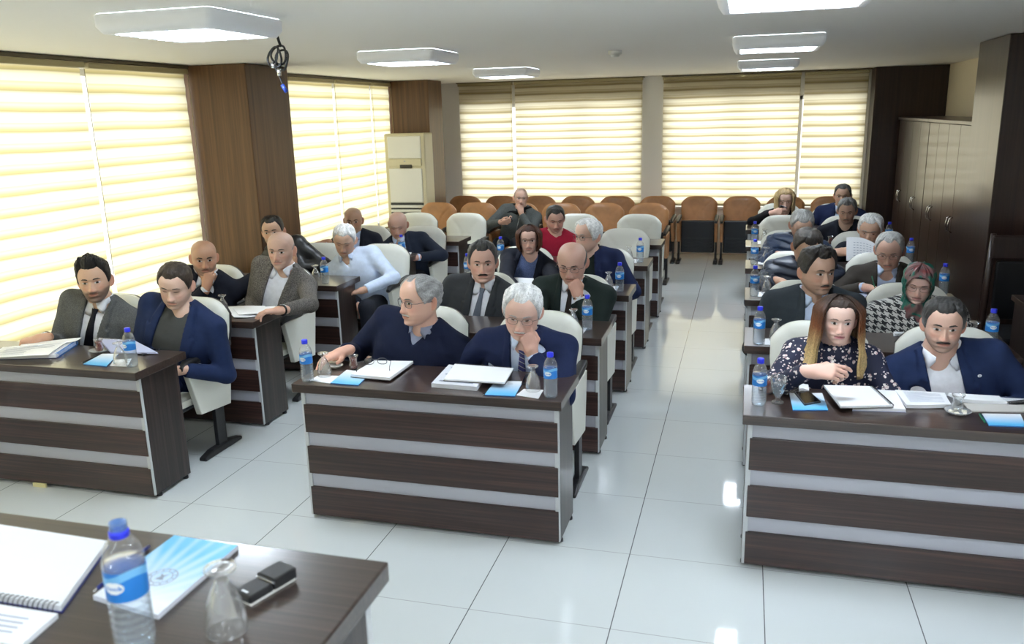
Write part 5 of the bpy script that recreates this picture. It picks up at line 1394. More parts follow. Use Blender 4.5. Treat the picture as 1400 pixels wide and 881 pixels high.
P_(4, 'bald man in a grey-brown tweed blazer and open white shirt beside the spread papers', (384, 341), rowy(1, .56), st('left', 1, 1), rel=-.34, pitch=.10, roll=.03, seed=4, h=.0076, skin=(0.59, 0.38, 0.29),
   face=dict(jaw=.98, age=.6, scalp=(.3, (.30, .22, .18))), hair=dict(col=[gy], crown=.035, tside=.003, side=-.01), brows=(.06, .045, .035),
   outfit=('suit', dict(jacket=W_['tweed'], shirt=W_['white'], v=[(.05, .066), (0, .068), (-.2, .06), (-.5, .06)], lap=-.36, copen=.016, cgap=.36, wr=.004, trousers=W_['char'])), watch=1,
   arms=dict(L=dict(w='px', p=(338, 436), Y=1.52, d=(.3, -1, 0), hint=(-.5, .4, -.8)), R=dict(w='tab', p=(388, 424), pose='rest', d=(-.9, -.45, -.05), hint=(1, .2, -.5))))
P_(5, 'young dark-haired man in a black leather jacket, hand raised beside his chin', (373, 316), rowy(2, .48), (-3.20, 2.97), broad=.92, rel=-.22, pitch=.05, roll=-.05, seed=5, skin=(0.55, 0.35, 0.25), near=False,
   face=dict(stubble=.5), hair=dict(col=[dk], ttop=.014, tside=.005, front=.066), browh=.0045,
   outfit=('jacket', dict(mat=W_['leather'], name='leather_jacket', inf=.018, sl=.014, collar=W_['leather'], wr=.006)),
   arms=dict(R=dict(w='px', p=(402, 368), Y=2.74, pose='flat', d=(.10, -.1, 1), back=(.3, .9, 0)), L=dict(w='lap', hint=(-.2, .6, -.8))))
P_(6, 'grey-haired man in a pale blue shirt looking down, third row of the left block', (471, 328), rowy(2, .52), st('left', 2, 1), rel=-.20, pitch=.38, roll=.06, seed=6, skin=(0.57, 0.36, 0.26), near=False, h=.010,
   face=dict(age=.7), hair=dict(col=[wh], ttop=.014, tside=.008, front=.066), brows=(.12, .11, .10), eye=dict(open=.3), broad=1.06, belly=.02,
   outfit=('shirt', dict(mat=W_['light'], collar=W_['light'], copen=.014, cgap=.36, v=[(.05, .05), (0, .03), (-.07, .003), (-.075, 0)], under=W_['white'], wr=.006, wf=26)),
   arms=dict(L=dict(w='lap'), R=dict(w='px', p=(500, 396), Y=2.62, d=(-.9, -.5, -.2), hint=(1, .2, -.4))))
P_(7, 'bald man in a dark suit stretching his arm out to the left by the windows', (483, 301), rowy(3, .60), st('left', 3, 0), rel=-.10, pitch=.12, seed=7, skin=(0.46, 0.27, 0.18), near=False, h=.010,
   face=dict(age=.6, scalp=(.35, (.2, .14, .11))), hair=dict(col=[(.10, .09, .08)], crown=.03, tside=.003), outfit=('suit', dict(jacket=W_['dark'], shirt=W_['paleblue'], v=TIEO, lap=-.34)),
   arms=dict(L=dict(w='px', p=(448, 331), Y=3.88, pose='rest', d=(-1, -.3, -.1), hint=(-.2, .8, -.4)), R=dict(w='lap')))
P_(8, 'bald man in a dark blue suit with a wine-red tie, looking down', (544, 307), rowy(3, .54), st('left', 3, 1), rel=-.16, pitch=.36, roll=.02, seed=8, skin=(0.59, 0.36, 0.28), near=False, h=.010, broad=1.08, belly=.03,
   face=dict(fat=.006, age=.6, scalp=(.15, (.4, .3, .25))), hair=dict(col=[gy], crown=.02, tside=.003), brows=(.15, .13, .12), eye=dict(open=.3),
   outfit=('suit', dict(jacket=W_['ink'], shirt=W_['paleblue'], tie=T_red, v=TIEO, lap=-.34)), arms=dict(L=dict(w='tab', p=(520, 352)), R=dict(w='px', p=(572, 352), Y=3.80, d=(-.8, -.6, -.1), hint=(1, .2, -.4))))
# middle block
P_(9, 'stout man in a navy v-neck sweater and glasses turning to his right, front row', (574, 409), rowy(0, .50), st('middle', 0, 0), rel=-.98, pitch=.05, roll=0, by=-.10, seed=9, skin=(0.62, 0.38, 0.29), belly=.07, broad=1.22, hs=1.13, sc=1.10,
   face=dict(fat=.011, age=.5, wide=1.03, nose=1.15), hair=dict(col=[(.26, .26, .26), (.34, .34, .34)], ttop=.007, tside=.012, front=.084, recede=.012, side=-.01, rough=.6), brows=(.10, .09, .08), mous=((.55, .52, .48), .030, .005, .005), eye=dict(gaze=-.001),
   glasses=dict(rim=.0013), outfit=('sweater', dict(mat=W_['knit'], v=VN, under=W_['check'], collar=W_['check'], tip=.045, cgap=.3, neck=1.04, inf=.016, sl=.014, wr=.0045)),
   arms=dict(L=dict(w='px', p=(474, 480), Y=.36, pose='rest', d=(-.55, -.80, -.12), hint=(-.6, .5, -.6)), R=dict(w='px', p=(600, 520), Y=.42, d=(-.9, -.4, -.1), hint=(1, .3, -.5))))
P_(10, 'white-haired man in a navy suit and striped tie resting his cheek on his hand', (714, 425), rowy(0, .44), st('middle', 0, 1), rel=-.14, pitch=.30, roll=.09, seed=10, h=.0076, skin=(0.64, 0.41, 0.33), belly=.03, broad=1.10, hs=1.13,
   face=dict(fat=.006, age=1.0), hair=dict(col=[(.66, .66, .66)], ttop=.016, tside=.010, front=.074, temple=.062, side=-.03), brows=(.35, .34, .33), mous=((.62, .60, .57), .026, .0052, .006), eye=dict(open=.45), glasses=dict(rim=.0009, mat='plum'),
   outfit=('suit', dict(jacket=W_['navy'], shirt=W_['light'], tie=T_stripe, v=TIEO, lap=-.36, tiep=dict(wid=.045))),
   arms=dict(L=dict(w='px', p=(665, 515), Y=.42, d=(.8, -.6, -.1), hint=(-1, .3, -.5)), R=dict(w='mouth', pose='cheek', o=(.066, -.098, -.172), d=None, hint=(1.3, -.30, -.9))))
P_(11, 'man with thick dark moustache in a charcoal suit, white shirt and grey tie', (660, 358), rowy(1, .60), st('middle', 1, 0), rel=-.02, pitch=.05, seed=11, h=.0076, skin=(0.62, 0.38, 0.30), belly=.03, broad=1.10, hs=1.13, sc=1.1,
   face=dict(fat=.006, wide=1.02), hair=dict(col=[(.06, .06, .06), (.17, .17, .17)], ttop=.018, tside=.010, front=.072, quiff=.008, side=-.02), browh=.0042, mous=((.018, .014, .012), .030, .0062, .006),
   outfit=('suit', dict(jacket=W_['char'], shirt=W_['white'], tie=T_grey, v=TIEO, lap=-.36, tiep=dict(wid=.045))),
   arms=dict(L=dict(w='lap'), R=dict(w='lap')))
P_(12, 'balding man with glasses in a dark green suit, hand against his mouth', (782, 358), rowy(1, .54), st('middle', 1, 1), rel=-.22, pitch=.34, roll=.03, seed=12, h=.0076, skin=(0.59, 0.36, 0.28), belly=.04, broad=1.12, hs=1.12, sc=1.08,
   face=dict(fat=.006, age=.8), hair=dict(col=[(.10, .10, .10)], crown=.045, tside=.006, side=-.02), eye=dict(open=.4), glasses=dict(rim=.0012), watch=1,
   outfit=('suit', dict(jacket=W_['green'], shirt=W_['white'], tie=T_brown, v=TIEO, lap=-.36)),
   arms=dict(L=dict(w='tab', p=(757, 441), d=(-.1, -1, -.1)), R=dict(w='mouth', pose='chin', o=(.056, -.104, -.184))))
P_(13, 'woman with a reddish-brown bob in a navy blazer over a blue top', (723, 327), rowy(2, .58), st('middle', 2, 0), rel=-.02, pitch=.06, seed=13, skin=(0.64, 0.41, 0.33), near=False, h=.010, broad=.94, hs=0.95, sc=1.03,
   face=dict(fem=.8, fat=.004, age=.3, jaw=.96), brows=(.06, .035, .025), browh=.0026, glasses=dict(rim=.0007), eye=dict(makeup=True),
   long=dict(length=.098, cols=[(.050, .016, .008), (.10, .032, .013), (.11, .038, .016)], curl=.022, a0=50, part=.012, vol=.020), outfit=('suit', dict(jacket=W_['dark'], shirt=W_['bluetop'], collar=False, cuffs=False, v=[(.05, .066), (0, .07), (-.1, .075), (-.5, .08)], lap=-.4)),
   arms=dict(L=dict(w='tab', p=(708, 397)), R=dict(w='tab', p=(742, 399))))
P_(14, 'white-haired man with glasses in a navy jacket looking off to his right', (804, 322), rowy(2, .56), st('middle', 2, 1), rel=-.80, pitch=.05, seed=14, skin=(0.64, 0.41, 0.32), near=False, h=.010, by=-.05, broad=1.05, belly=.02,
   face=dict(age=.9, nose=1.1), hair=dict(col=[(.62, .62, .61)], ttop=.014, tside=.011, front=.076, side=-.03), brows=(.3, .29, .28), glasses=dict(rim=.0012),
   outfit=('suit', dict(jacket=W_['navy'], shirt=W_['green'], collar=False, cuffs=False, v=[(.05, .062), (0, .055), (-.1, .05), (-.5, .05)], lap=-.36)), arms={})
P_(15, 'dark-haired man in a crimson sweater looking down, fourth row of the middle block', (759, 299), rowy(3, .58), st('middle', 3, 0), rel=.14, pitch=.32, seed=15, skin=(0.59, 0.36, 0.28), near=False, h=.011, broad=1.10, belly=.04, hs=1.03,
   face=dict(fat=.008, stubble=.35), hair=dict(col=[(.03, .028, .026), (.10, .10, .10)], ttop=.012, tside=.006, front=.068), eye=dict(open=.35),
   outfit=('sweater', dict(mat=W_['red'], neck=1.0, inf=.012)), arms=dict(L=dict(w='tab', p=(742, 352)), R=dict(w='tab', p=(775, 354))))
P_(16, 'shaven-headed man in a grey cardigan sitting in the tan chairs with a phone', (712, 270), 6.30, (-2.32, 6.50), rel=.10, pitch=.10, roll=.06, seed=16, hs=1.0, skin=(0.57, 0.36, 0.28), near=False, h=.012, broad=1.05,
   face=dict(age=.6, scalp=(.5, (.30, .25, .22))), hair=dict(col=[gy], crown=.06, tside=.003), brows=(.15, .13, .11),
   outfit=('jacket', dict(mat=W_['card'], name='cardigan', inf=.016, collar=W_['black'], zip=1)), arms=dict(R=dict(w='mouth', pose='chin'), L=dict(w='px', p=(684, 304), Y=5.98, pose='grip', d=(.8, -.5, .1), back=(-.3, -.6, -.5), hint=(-1, .3, -.5))))
# right block
P_(17, 'woman with long auburn and blonde hair in a navy floral blouse, front row', (1146, 437), rowy(0, .50), st('right', 0, 0), rel=.16, pitch=.02, roll=.03, seed=17, h=.0076, skin=(0.71, 0.48, 0.40), broad=.92, hs=0.93, sc=1.02,
   face=dict(fem=1.0, lip=1.25, lips=(.36, .05, .10), jaw=.94, nose=.92), brows=(.03, .018, .012), browh=.0031, eye=dict(makeup=True, open=1.2, gaze=.003),
   long=dict(length=.295, cols=[(.035, .020, .014), (.17, .055, .020), (.58, .41, .19)], flare=.036, a0=48, part=-.008, vol=.026),
   outfit=('blouse', dict(mat=FL, neck=.98, inf=.010, turtle=FL, bow=FL, wr=.004, trousers=W_['black'])),
   arms=dict(L=dict(w='px', p=(1103, 508), Y=.16, pose='point', d=(.95, -.25, .12), back=(-.25, -.75, .65), hint=(-.8, .1, -.8)), R=dict(w='px', p=(1165, 545), Y=.40, d=(-.9, -.4, 0), hint=(1, .2, -.5))))
P_(18, 'man with black moustache in a navy suit and open white shirt, front row', (1290, 443), rowy(0, .50), st('right', 0, 1), rel=.10, pitch=.10, seed=18, h=.0076, skin=(0.57, 0.36, 0.28), belly=.03, broad=1.12, hs=1.0, sc=1.1,
   face=dict(fat=.004, stubble=.45, stubcol=(.13, .11, .10), age=.4), hair=dict(col=[(.028, .027, .027), (.14, .14, .14)], ttop=.016, tside=.010, front=.066, side=-.02), browh=.0046, brows=(.012, .010, .009), mous=((.016, .013, .012), .030, .0055, .006),
   outfit=('suit', dict(jacket=W_['navyb'], shirt=W_['white'], v=[(.05, .068), (0, .066), (-.15, .068), (-.5, .082)], lap=-.38, copen=.016, cgap=.36)),
   arms=dict(L=dict(w='px', p=(1256, 545), Y=.42, d=(.8, -.6, -.1), hint=(-1, .2, -.6)), R=dict(w='px', p=(1350, 556), Y=.40, d=(-.8, -.6, -.1), hint=(1, .2, -.6))))
P_(19, 'dark-haired man in a dark grey suit and pale blue shirt glancing sideways', (1117, 370), rowy(1, .52), st('right', 1, 0), rel=.55, pitch=.06, seed=19, h=.0076, skin=(0.50, 0.31, 0.22), belly=.06, broad=1.20, hs=1.14, sc=1.1, by=.10,
   face=dict(fat=.009, age=.3, stubble=.3), hair=dict(col=[(.022, .018, .016), (.06, .058, .055)], ttop=.020, tside=.010, front=.070, quiff=.008), browh=.0042, mous=((.05, .045, .042), .026, .0042, .0035), eye=dict(gaze=.002),
   outfit=('suit', dict(jacket=W_['slate'], shirt=W_['light'], v=[(.05, .066), (0, .064), (-.2, .062), (-.5, .075)], lap=-.38, copen=.014, cgap=.34, buttons=MATS['black'])), arms=dict(L=dict(w='lap'), R=dict(w='lap')))
P_(20, 'woman in a green and rose headscarf, glasses and a houndstooth coat', (1256, 386), rowy(1, .52), st('right', 1, 1), rel=.02, pitch=.28, roll=.06, seed=20, skin=(0.66, 0.43, 0.36), broad=1.10, hs=0.95, sc=1.05, scarf=True, belly=.02,
   face=dict(fem=.8, fat=.006, lips=(.40, .14, .14)), brows=(.05, .035, .03), browh=.0024, eye=dict(open=.3, makeup=True), glasses=dict(rim=.0008),
   outfit=('jacket', dict(mat=HS, name='houndstooth_coat', inf=.020, sl=.020, neck=1.0)), arms=dict(L=dict(w='lap'), R=dict(w='lap')))
P_(21, 'brown-haired man in a dark quilted puffer jacket bending over his desk', (1103, 338), rowy(2, .48), st('right', 2, 0), rel=.20, pitch=.50, roll=.05, seed=21, skin=(0.52, 0.32, 0.22), near=False, broad=1.08, hs=1.12,
   face=dict(), hair=dict(col=[(.050, .042, .036), (.09, .088, .086)], ttop=.018, tside=.010, front=.066), eye=dict(open=.3),
   outfit=('puffer', dict(mat=W_['puff'], name='puffer_jacket', inf=.024, sl=.020, turtle=W_['puff'])), arms=dict(L=dict(w='px', p=(1062, 384), Y=2.56, d=(.6, -.8, 0)), R=dict(w='lap')))
P_(22, 'man with short grey hair and glasses in a taupe jacket writing with a pen', (1216, 342), rowy(2, .50), st('right', 2, 1), rel=-.06, pitch=.34, seed=22, skin=(0.59, 0.37, 0.29), near=False, hs=1.12, broad=1.05,
   face=dict(age=.8, jaw=.94), hair=dict(col=[(.33, .33, .32)], ttop=.008, tside=.006, front=.078, temple=.066), brows=(.16, .14, .12), eye=dict(open=.4), glasses=dict(rim=.0010), mous=((.30, .27, .25), .022, .004, .003),
   outfit=('suit', dict(jacket=W_['brown'], shirt=W_['paleblue'], v=OPEN, lap=-.36, copen=.012, cgap=.34)),
   arms=dict(L=dict(w='tab', p=(1180, 393), pose='pen', d=(.75, -.65, .0)), R=dict(w='tab', p=(1230, 394), d=(-.9, -.4, 0))))
P_(23, 'grey-haired man in a blue quilted puffer jacket bending forward, fourth row', (1096, 308), rowy(3, .48), st('right', 3, 0), rel=.16, pitch=.48, seed=23, skin=(0.55, 0.35, 0.26), near=False, h=.010, broad=1.05,
   face=dict(), hair=dict(col=[(.34, .34, .33)], ttop=.014, tside=.009, front=.066), eye=dict(open=.3), brows=(.2, .19, .18),
   outfit=('puffer', dict(mat=W_['puffb'], name='puffer_jacket', inf=.024, sl=.020, turtle=W_['puffb'])), arms=dict(L=dict(w='px', p=(1064, 348), Y=3.66, d=(.6, -.8, 0)), R=dict(w='lap')))
P_(24, 'white-haired man in black holding up a sheet of paper', (1190, 314), rowy(3, .54), st('right', 3, 1), rel=-.10, pitch=.26, roll=.05, seed=24, skin=(0.57, 0.36, 0.26), near=False, h=.010, hs=1.12,
   face=dict(age=.8), hair=dict(col=[(.66, .66, .66)], ttop=.015, tside=.010, front=.070), brows=(.25, .24, .23), eye=dict(open=.35),
   outfit=('jacket', dict(mat=W_['dark'], name='dark_jacket', inf=.014, turtle=W_['black'])), arms=dict(L=dict(w='px', p=(1143, 345), Y=3.66, pose='grip', d=(.9, -.2, .1), back=(-.1, -.8, .5)), R=dict(w='tab', p=(1200, 352))))
P_(25, 'man with salt-and-pepper hair in black behind the tea glass, fifth row', (1158, 288), rowy(4, .56), st('right', 4, 1), rel=-.04, pitch=.26, seed=25, skin=(0.50, 0.32, 0.24), near=False, h=.011, hs=1.02, broad=1.1,
   face=dict(age=.5, stubble=.3), hair=dict(col=[(.16, .16, .16)], ttop=.014, tside=.009, front=.070), eye=dict(open=.4), mous=((.10, .09, .09), .024, .004, .003),
   outfit=('suit', dict(jacket=W_['dark'], shirt=W_['black'], collar=False, cuffs=False, v=OPEN, lap=-.36)), arms={})
P_(26, 'blonde woman in a black top looking at the phone in her hand, last row', (1073, 273), rowy(5, .56), st('right', 5, 0), rel=.10, pitch=.24, seed=26, skin=(0.64, 0.43, 0.34), near=False, h=.011, broad=.92, hs=1.08,
   face=dict(fem=1.0, jaw=.94, lips=(.42, .16, .15)), brows=(.12, .08, .05), browh=.0026, eye=dict(open=.4, makeup=True),
   long=dict(length=.200, cols=[(.36, .25, .12), (.62, .47, .24), (.66, .52, .30)], flare=.010, a0=44, part=.02, vol=.016), outfit=('blouse', dict(mat=W_['black'], name='black_top', neck=1.02, inf=.010)),
   arms=dict(L=dict(w='px', p=(1054, 292), Y=6.02, pose='grip', d=(.9, -.2, .2), back=(-.2, -.9, .2), hint=(-1, .2, -.5)), R=dict(w='tab', p=(1090, 302))))
P_(27, 'dark-haired man in a navy suit at the last desk beside the dark panel', (1152, 267), rowy(5, .62), st('right', 5, 1), rel=-.05, pitch=.12, seed=27, skin=(0.50, 0.31, 0.22), near=False, h=.011, hs=1.04, broad=1.1,
   face=dict(), hair=dict(col=[(.05, .05, .05)], ttop=.012, tside=.007, front=.070), outfit=('suit', dict(jacket=W_['navy'], shirt=W_['light'], v=OPEN, lap=-.36)), arms={})

# small pale pin on the lapel of the man with the moustache
bd, B_ = PP[18][0], PP[18][1]
jk = [c for c in bd.children if c.name.startswith('jacket')][0]
V_ = np.zeros(len(jk.data.vertices) * 3, np.float32); jk.data.vertices.foreach_get('co', V_); V_ = V_.reshape(-1, 3) + np.array(bd.location)
x_, y_, a_ = B_.loc(V_); sc_ = np.hypot(x_ - .135, a_ - B_.L + .080) + np.clip(y_ + .05, 0, 1)
p_ = V_[np.argmin(sc_)] + B_.F * .003 - np.array(bd.location)
MB().add([p_ + (B_.S * math.cos(t) + B_.T * math.sin(t)) * .009 + B_.F * .003 for t in np.linspace(PI / 4, 2 * PI + PI / 4, 9)[:-1]], [tuple(range(8))]).add([p_ + (B_.S * math.cos(t) + B_.T * math.sin(t)) * .0035 + B_.F * .004 for t in np.linspace(0, 2 * PI, 9)[:-1]], [tuple(range(8))], 1).build('lapel_pin', [M['label_white'], M['ink']], bd)
# ------------------------------------------------------------ things on the desks
def sm(P): return P
def desk_clamp(p, blk, i):
    if blk is None: return p
    d = DESK[blk, i].location; q = np.array(p, float)
    q[0] = min(max(q[0], d.x - .01), d.x + DW + .01); q[1] = min(max(q[1], d.y - .035), d.y + .365); return q
BLK = {'L': 'left', 'M': 'middle', 'R': 'right'}
def spot(px, py, dk, z=.751, m=.0):
    p = on_z(px, py, z)
    if dk:
        d = DESK[BLK[dk[0]], int(dk[1])].location
        p[0] = min(max(p[0], d.x - .015 + m), d.x + DW + .015 - m); p[1] = min(max(p[1], d.y - .04 + m), d.y + .37 - m)
    p[2] = z; return p
# water bottles
def make_bottle(label, loc, cap=True):
    t = thing('water_bottle', label, 'bottle', loc, 0, 'small water bottles')
    pr = [(0, .003), (.022, .0), (.0285, .003), (.0305, .010)]
    for k in range(6):
        z = .018 + k * .0125; pr += [(.0318, z), (.0318, z + .006), (.0296, z + .0092)]
    pr += [(.0318, .094), (.0310, .096), (.0310, .142), (.0322, .145), (.0318, .152), (.0275, .170), (.0200, .184), (.0135, .192), (.0125, .198), (.0125, .212)]
    MB().lathe(pr, 28).build('bottle_body', M['bottle_plastic'], t)
    MB().lathe([(0, .004)] + [(max(0, r - .0016), z + .001) for r, z in pr[1:-9]] + [(.0292, .143), (.0300, .150), (.0, .150)], 20).build('water', M['water'], t)
    lb = MB().lathe([(.0316, .0955), (.0318, .097), (.0318, .141), (.0316, .1425)], 32).build('label', M['label_blue'], t)
    # lighter wave on the label and a white lozenge with a lettering-like mark
    wv = MB(); n = 64
    an = np.linspace(0, 2 * PI, n + 1)
    wv.grid([[(.0320 * math.cos(a), .0320 * math.sin(a), .137 - .010 - .006 * math.sin(a * 2) + h_) for a in an] for h_ in (0, .007, .013)])
    wv.build('label_wave', M['label_light'], lb)
    for c in (-PI / 2 - .25, PI / 2):
        lz = MB(); G = [[(.0323 * math.cos(c + .52 * u * math.sqrt(max(0, 1 - v * v * .9))), .0323 * math.sin(c + .52 * u * math.sqrt(max(0, 1 - v * v * .9))), .1195 + .0095 * v) for u in np.linspace(-1, 1, 9)] for v in np.linspace(-1, 1, 7)]
        lz.grid(G).build('label_lozenge', M['label_white'], lb)
        tx = MB()
        for k, (u, hgt) in enumerate(((-.33, .7), (-.20, .45), (-.08, .45), (.05, .45), (.17, .45), (.29, .7), (.38, .45))):
            tx.add([(.0326 * math.cos(c + u + du), .0326 * math.sin(c + u + du), .1165 + dz * hgt) for du, dz in ((-.035, 0), (.035, 0), (.035, .0095), (-.035, .0095))], [(0, 1, 2, 3)])
        tx.build('label_lettering', M['label_blue'], lb)
    if cap:
        MB().lathe([(.0145, .194), (.0152, .196), (.0152, .2125), (.0142, .2150), (.0, .2155)], 24).build('cap', M['cap_blue'], t)
    return t
bp = None
def bottle(px, py, dk, label, lift=0):
    global bp
    p = spot(px, py, dk, m=.035)
    if bp is None: bp = make_bottle(label, p); return bp
    return dup(bp, label, p, random.random() * .5)
for px, py, dk, l in (
 (181, 501, 'L0', 'capped water bottle at the right end of the front left desk'), (421, 521, 'M0', 'capped water bottle at the left end of the front middle desk'),
 (753, 543, 'M0', 'capped water bottle at the right end of the front middle desk'), (1037, 554, 'R0', 'capped water bottle at the left end of the front right desk'),
 (445, 388, 'L2', 'water bottle on the third left desk beside the man in the pale blue shirt'), (550, 352, 'L3', 'water bottle in front of the man with the wine-red tie'),
 (803, 451, 'M1', 'water bottle at the right end of the second middle desk'), (531, 431, 'M1', 'water bottle at the left end of the second middle desk'),
 (847, 399, 'M2', 'water bottle at the right end of the third middle desk'), (623, 382, 'M2', 'water bottle at the left end of the third middle desk'),
 (875, 359, 'M3', 'water bottle at the right end of the fourth middle desk'), (685, 356, 'M3', 'water bottle at the left end of the fourth middle desk'),
 (1037, 471, 'R1', 'water bottle at the left end of the second right desk'), (1353, 476, 'R1', 'water bottle at the right end of the second right desk'),
 (1031, 405, 'R2', 'water bottle at the left end of the third right desk'), (1285, 399, 'R2', 'water bottle at the right end of the third right desk'),
 (1031, 362, 'R3', 'water bottle at the left end of the fourth right desk'), (1243, 361, 'R3', 'water bottle at the right end of the fourth right desk'),
 (1031, 333, 'R4', 'water bottle at the left end of the fifth right desk'), (1214, 335, 'R4', 'water bottle at the right end of the fifth right desk')):
    bottle(px, py, dk, l)
# stemmed glasses
GL = [(.0345, .001), (.0352, .004), (.0350, .02), (.0335, .037), (.0285, .060), (.0205, .080), (.0135, .092), (.0100, .099)]
FT = [(.0100, .099), (.0105, .104), (.0160, .110), (.0250, .115), (.0276, .119), (.0262, .1225), (.0130, .1205), (.0, .119)]
def make_goblet(label, loc, up=False, water=False):
    t = thing('stemmed_glass', label, 'glass', loc, 0, 'stemmed water glasses')
    f = (lambda pr: [(r, .1225 - z) for r, z in pr]) if up else (lambda pr: pr)
    MB().lathe(f(GL) + f([(r - .0016, z) for r, z in GL[::-1]]), 26).build('bowl', M['glass'], t)
    MB().lathe(f(FT), 26).build('stem_and_foot', M['glass'], t)
    MB().tube([(.0342 * math.cos(a), .0342 * math.sin(a), .1225 - .0015 if up else .0015) for a in np.linspace(0, 2 * PI, 29)[:-1]], .0011, 6, cyc=True).build('rim', M['glass'], t)
    if water: MB().lathe(f([(0, .03), (.0325, .03), (.0318, .037), (.0268, .060), (.0188, .080), (.0118, .092), (0, .096)]), 24).build('water', M['water'], t)
    return t
gp = None
for px, py, dk, l in (
 (165, 498, 'L0', 'upturned stemmed glass beside the bottle on the front left desk'), (444, 514, 'M0', 'upturned stemmed glass at the left of the front middle desk'),
 (729, 534, 'M0', 'upturned stemmed glass at the right of the front middle desk'), (306, 427, 'L1', 'upturned stemmed glass on the second left desk by the spread papers'),
 (432, 383, 'L2', 'upturned stemmed glass on the third left desk'), (537, 350, 'L3', 'upturned stemmed glass on the fourth left desk'),
 (784, 450, 'M1', 'upturned stemmed glass on the second middle desk beside the spiral notebook'), (832, 394, 'M2', 'upturned stemmed glass on the third middle desk'), (860, 355, 'M3', 'upturned stemmed glass on the fourth middle desk'),
 (1060, 465, 'R1', 'upturned stemmed glass at the left of the second right desk'), (1330, 470, 'R1', 'upturned stemmed glass at the right of the second right desk'),
 (1048, 401, 'R2', 'upturned stemmed glass at the left of the third right desk'), (1047, 358, 'R3', 'upturned stemmed glass at the left of the fourth right desk'), (1045, 330, 'R4', 'upturned stemmed glass at the left of the fifth right desk')):
    p = spot(px, py, dk, .7535, m=.036)
    if gp is None: gp = make_goblet(l, p)
    else: dup(gp, l, p)
make_goblet('upright stemmed glass of water beside the bottle on the front right desk', spot(1063, 551, 'R0', .751, .036), True, True)
make_goblet('upright stemmed glass behind the upturned one on the third right desk', spot(1042, 391, 'R2', .751, .036), True, False)
# tea glasses and saucers
def tea(label, loc, full=True):
    t = thing('tea_glass', label, 'tea glass', loc, 0, 'small tulip tea glasses')
    pr = [(0, .002), (.018, .0), (.0200, .004), (.0235, .018), (.0225, .030), (.0185, .045), (.0205, .060), (.0265, .075)]
    MB().lathe(pr + [(r - .0013, z) for r, z in pr[::-1][:-2]] + [(0, .005)], 26).build('glass_wall', M['glass'], t)
    if full: MB().lathe([(0, .005), (.0185, .005), (.0220, .018), (.0210, .030), (.0172, .045), (.0188, .058), (0, .058)], 24).build('tea', M['tea'], t)
    return t
def saucer(label, loc, sugar=0, mat='glass', r=.055):
    t = thing('saucer', label, 'saucer', loc, 0, 'tea saucers')
    MB().lathe([(0, .002), (r * .5, .001), (r * .62, .003), (r * .9, .011), (r, .016), (r * .985, .0175), (r * .6, .006), (0, .0045)], 32).build('dish', M[mat], t)
    return t
M['saucer_glass'] = clear_mat('pressed_saucer_glass', (.9, .92, .93), 1.6, rough=.05, opac=.28, ocol=(.75, .77, .8))
p = spot(136, 478, 'L0', .768); saucer('clear saucer under the tea glass on the front left desk', p - (0, 0, .017), 0, 'saucer_glass'); tea('glass of black tea on the front left desk', p - (0, 0, .0115))
tea('glass of black tea beside the hand of the man in the navy sweater', spot(484, 505, 'M0'))
saucer('white dish behind the upturned glass on the front middle desk', spot(459, 503, 'M0', m=.05), 0, 'ac_white', .040)
tea('glass of black tea half hidden behind the water glass on the front right desk', spot(1050, 538, 'R0', m=.03))
p = spot(1309, 566, 'R0', .751, .05); saucer('saucer of sugar lumps on the front right desk', p, 0, 'saucer_glass', .052)
tea('empty tea glass standing in the saucer of sugar', p + np.array([0, .014, .0065]), False)
for k in range(5):
    a = k * 1.26 + .5; q = p + np.array([.028 * math.cos(a), .024 * math.sin(a) - .014, .0085])
    o = MB().box(-.009, .009, -.007, .007, 0, .010, bev=.002).build('sugar_cube', M['sugar']); o.location = q; o.rotation_euler = (0, 0, k * 1.1)
    tag(o, 'sugar lump in the saucer on the front right desk', 'sugar', 'sugar lumps in the saucer')
tea('glass of black tea in front of the man in black, fifth right row', spot(1135, 334, 'R4', m=.03))
# flat things placed by their four corners as seen: far left, far right, near right, near left
def quad(cs, z, dk=None):
    return [np.array(spot(x, y, dk, z)) for x, y in cs]
def qgrid(Q, n=8, m=8, wav=.0, seed=0):
    u = np.linspace(0, 1, n); v = np.linspace(0, 1, m); G = np.zeros((m, n, 3))
    for j in range(m):
        for i in range(n):
            G[j, i] = (Q[0] * (1 - u[i]) + Q[1] * u[i]) * (1 - v[j]) + (Q[3] * (1 - u[i]) + Q[2] * u[i]) * v[j]
            G[j, i, 2] += wav * (math.sin(u[i] * 5 + seed) * math.sin(v[j] * 4 + seed * 2) + 1)
    return G
def ctr(Q): c = sum(Q) / 4; return np.array([c[0], c[1], Q[0][2]])
def print_lines(mb, Q, rows, z, x0=.12, x1=.88, y0=.15, y1=.85, seed=0, wav=None):
    rs = np.random.RandomState(seed)
    for r in range(rows):
        v = y0 + (y1 - y0) * r / max(1, rows - 1); e = x1 if r % 5 else x0 + (x1 - x0) * rs.uniform(.4, .9)
        w = .12 / rows * .8
        P = []
        for uu, vv in ((x0, v - w), (e, v - w), (e, v + w), (x0, v + w)):
            p = (Q[0] * (1 - uu) + Q[1] * uu) * (1 - vv) + (Q[3] * (1 - uu) + Q[2] * uu) * vv; p = p + np.array([0, 0, z]); P.append(p)
        mb.add(P, [(0, 1, 2, 3)])
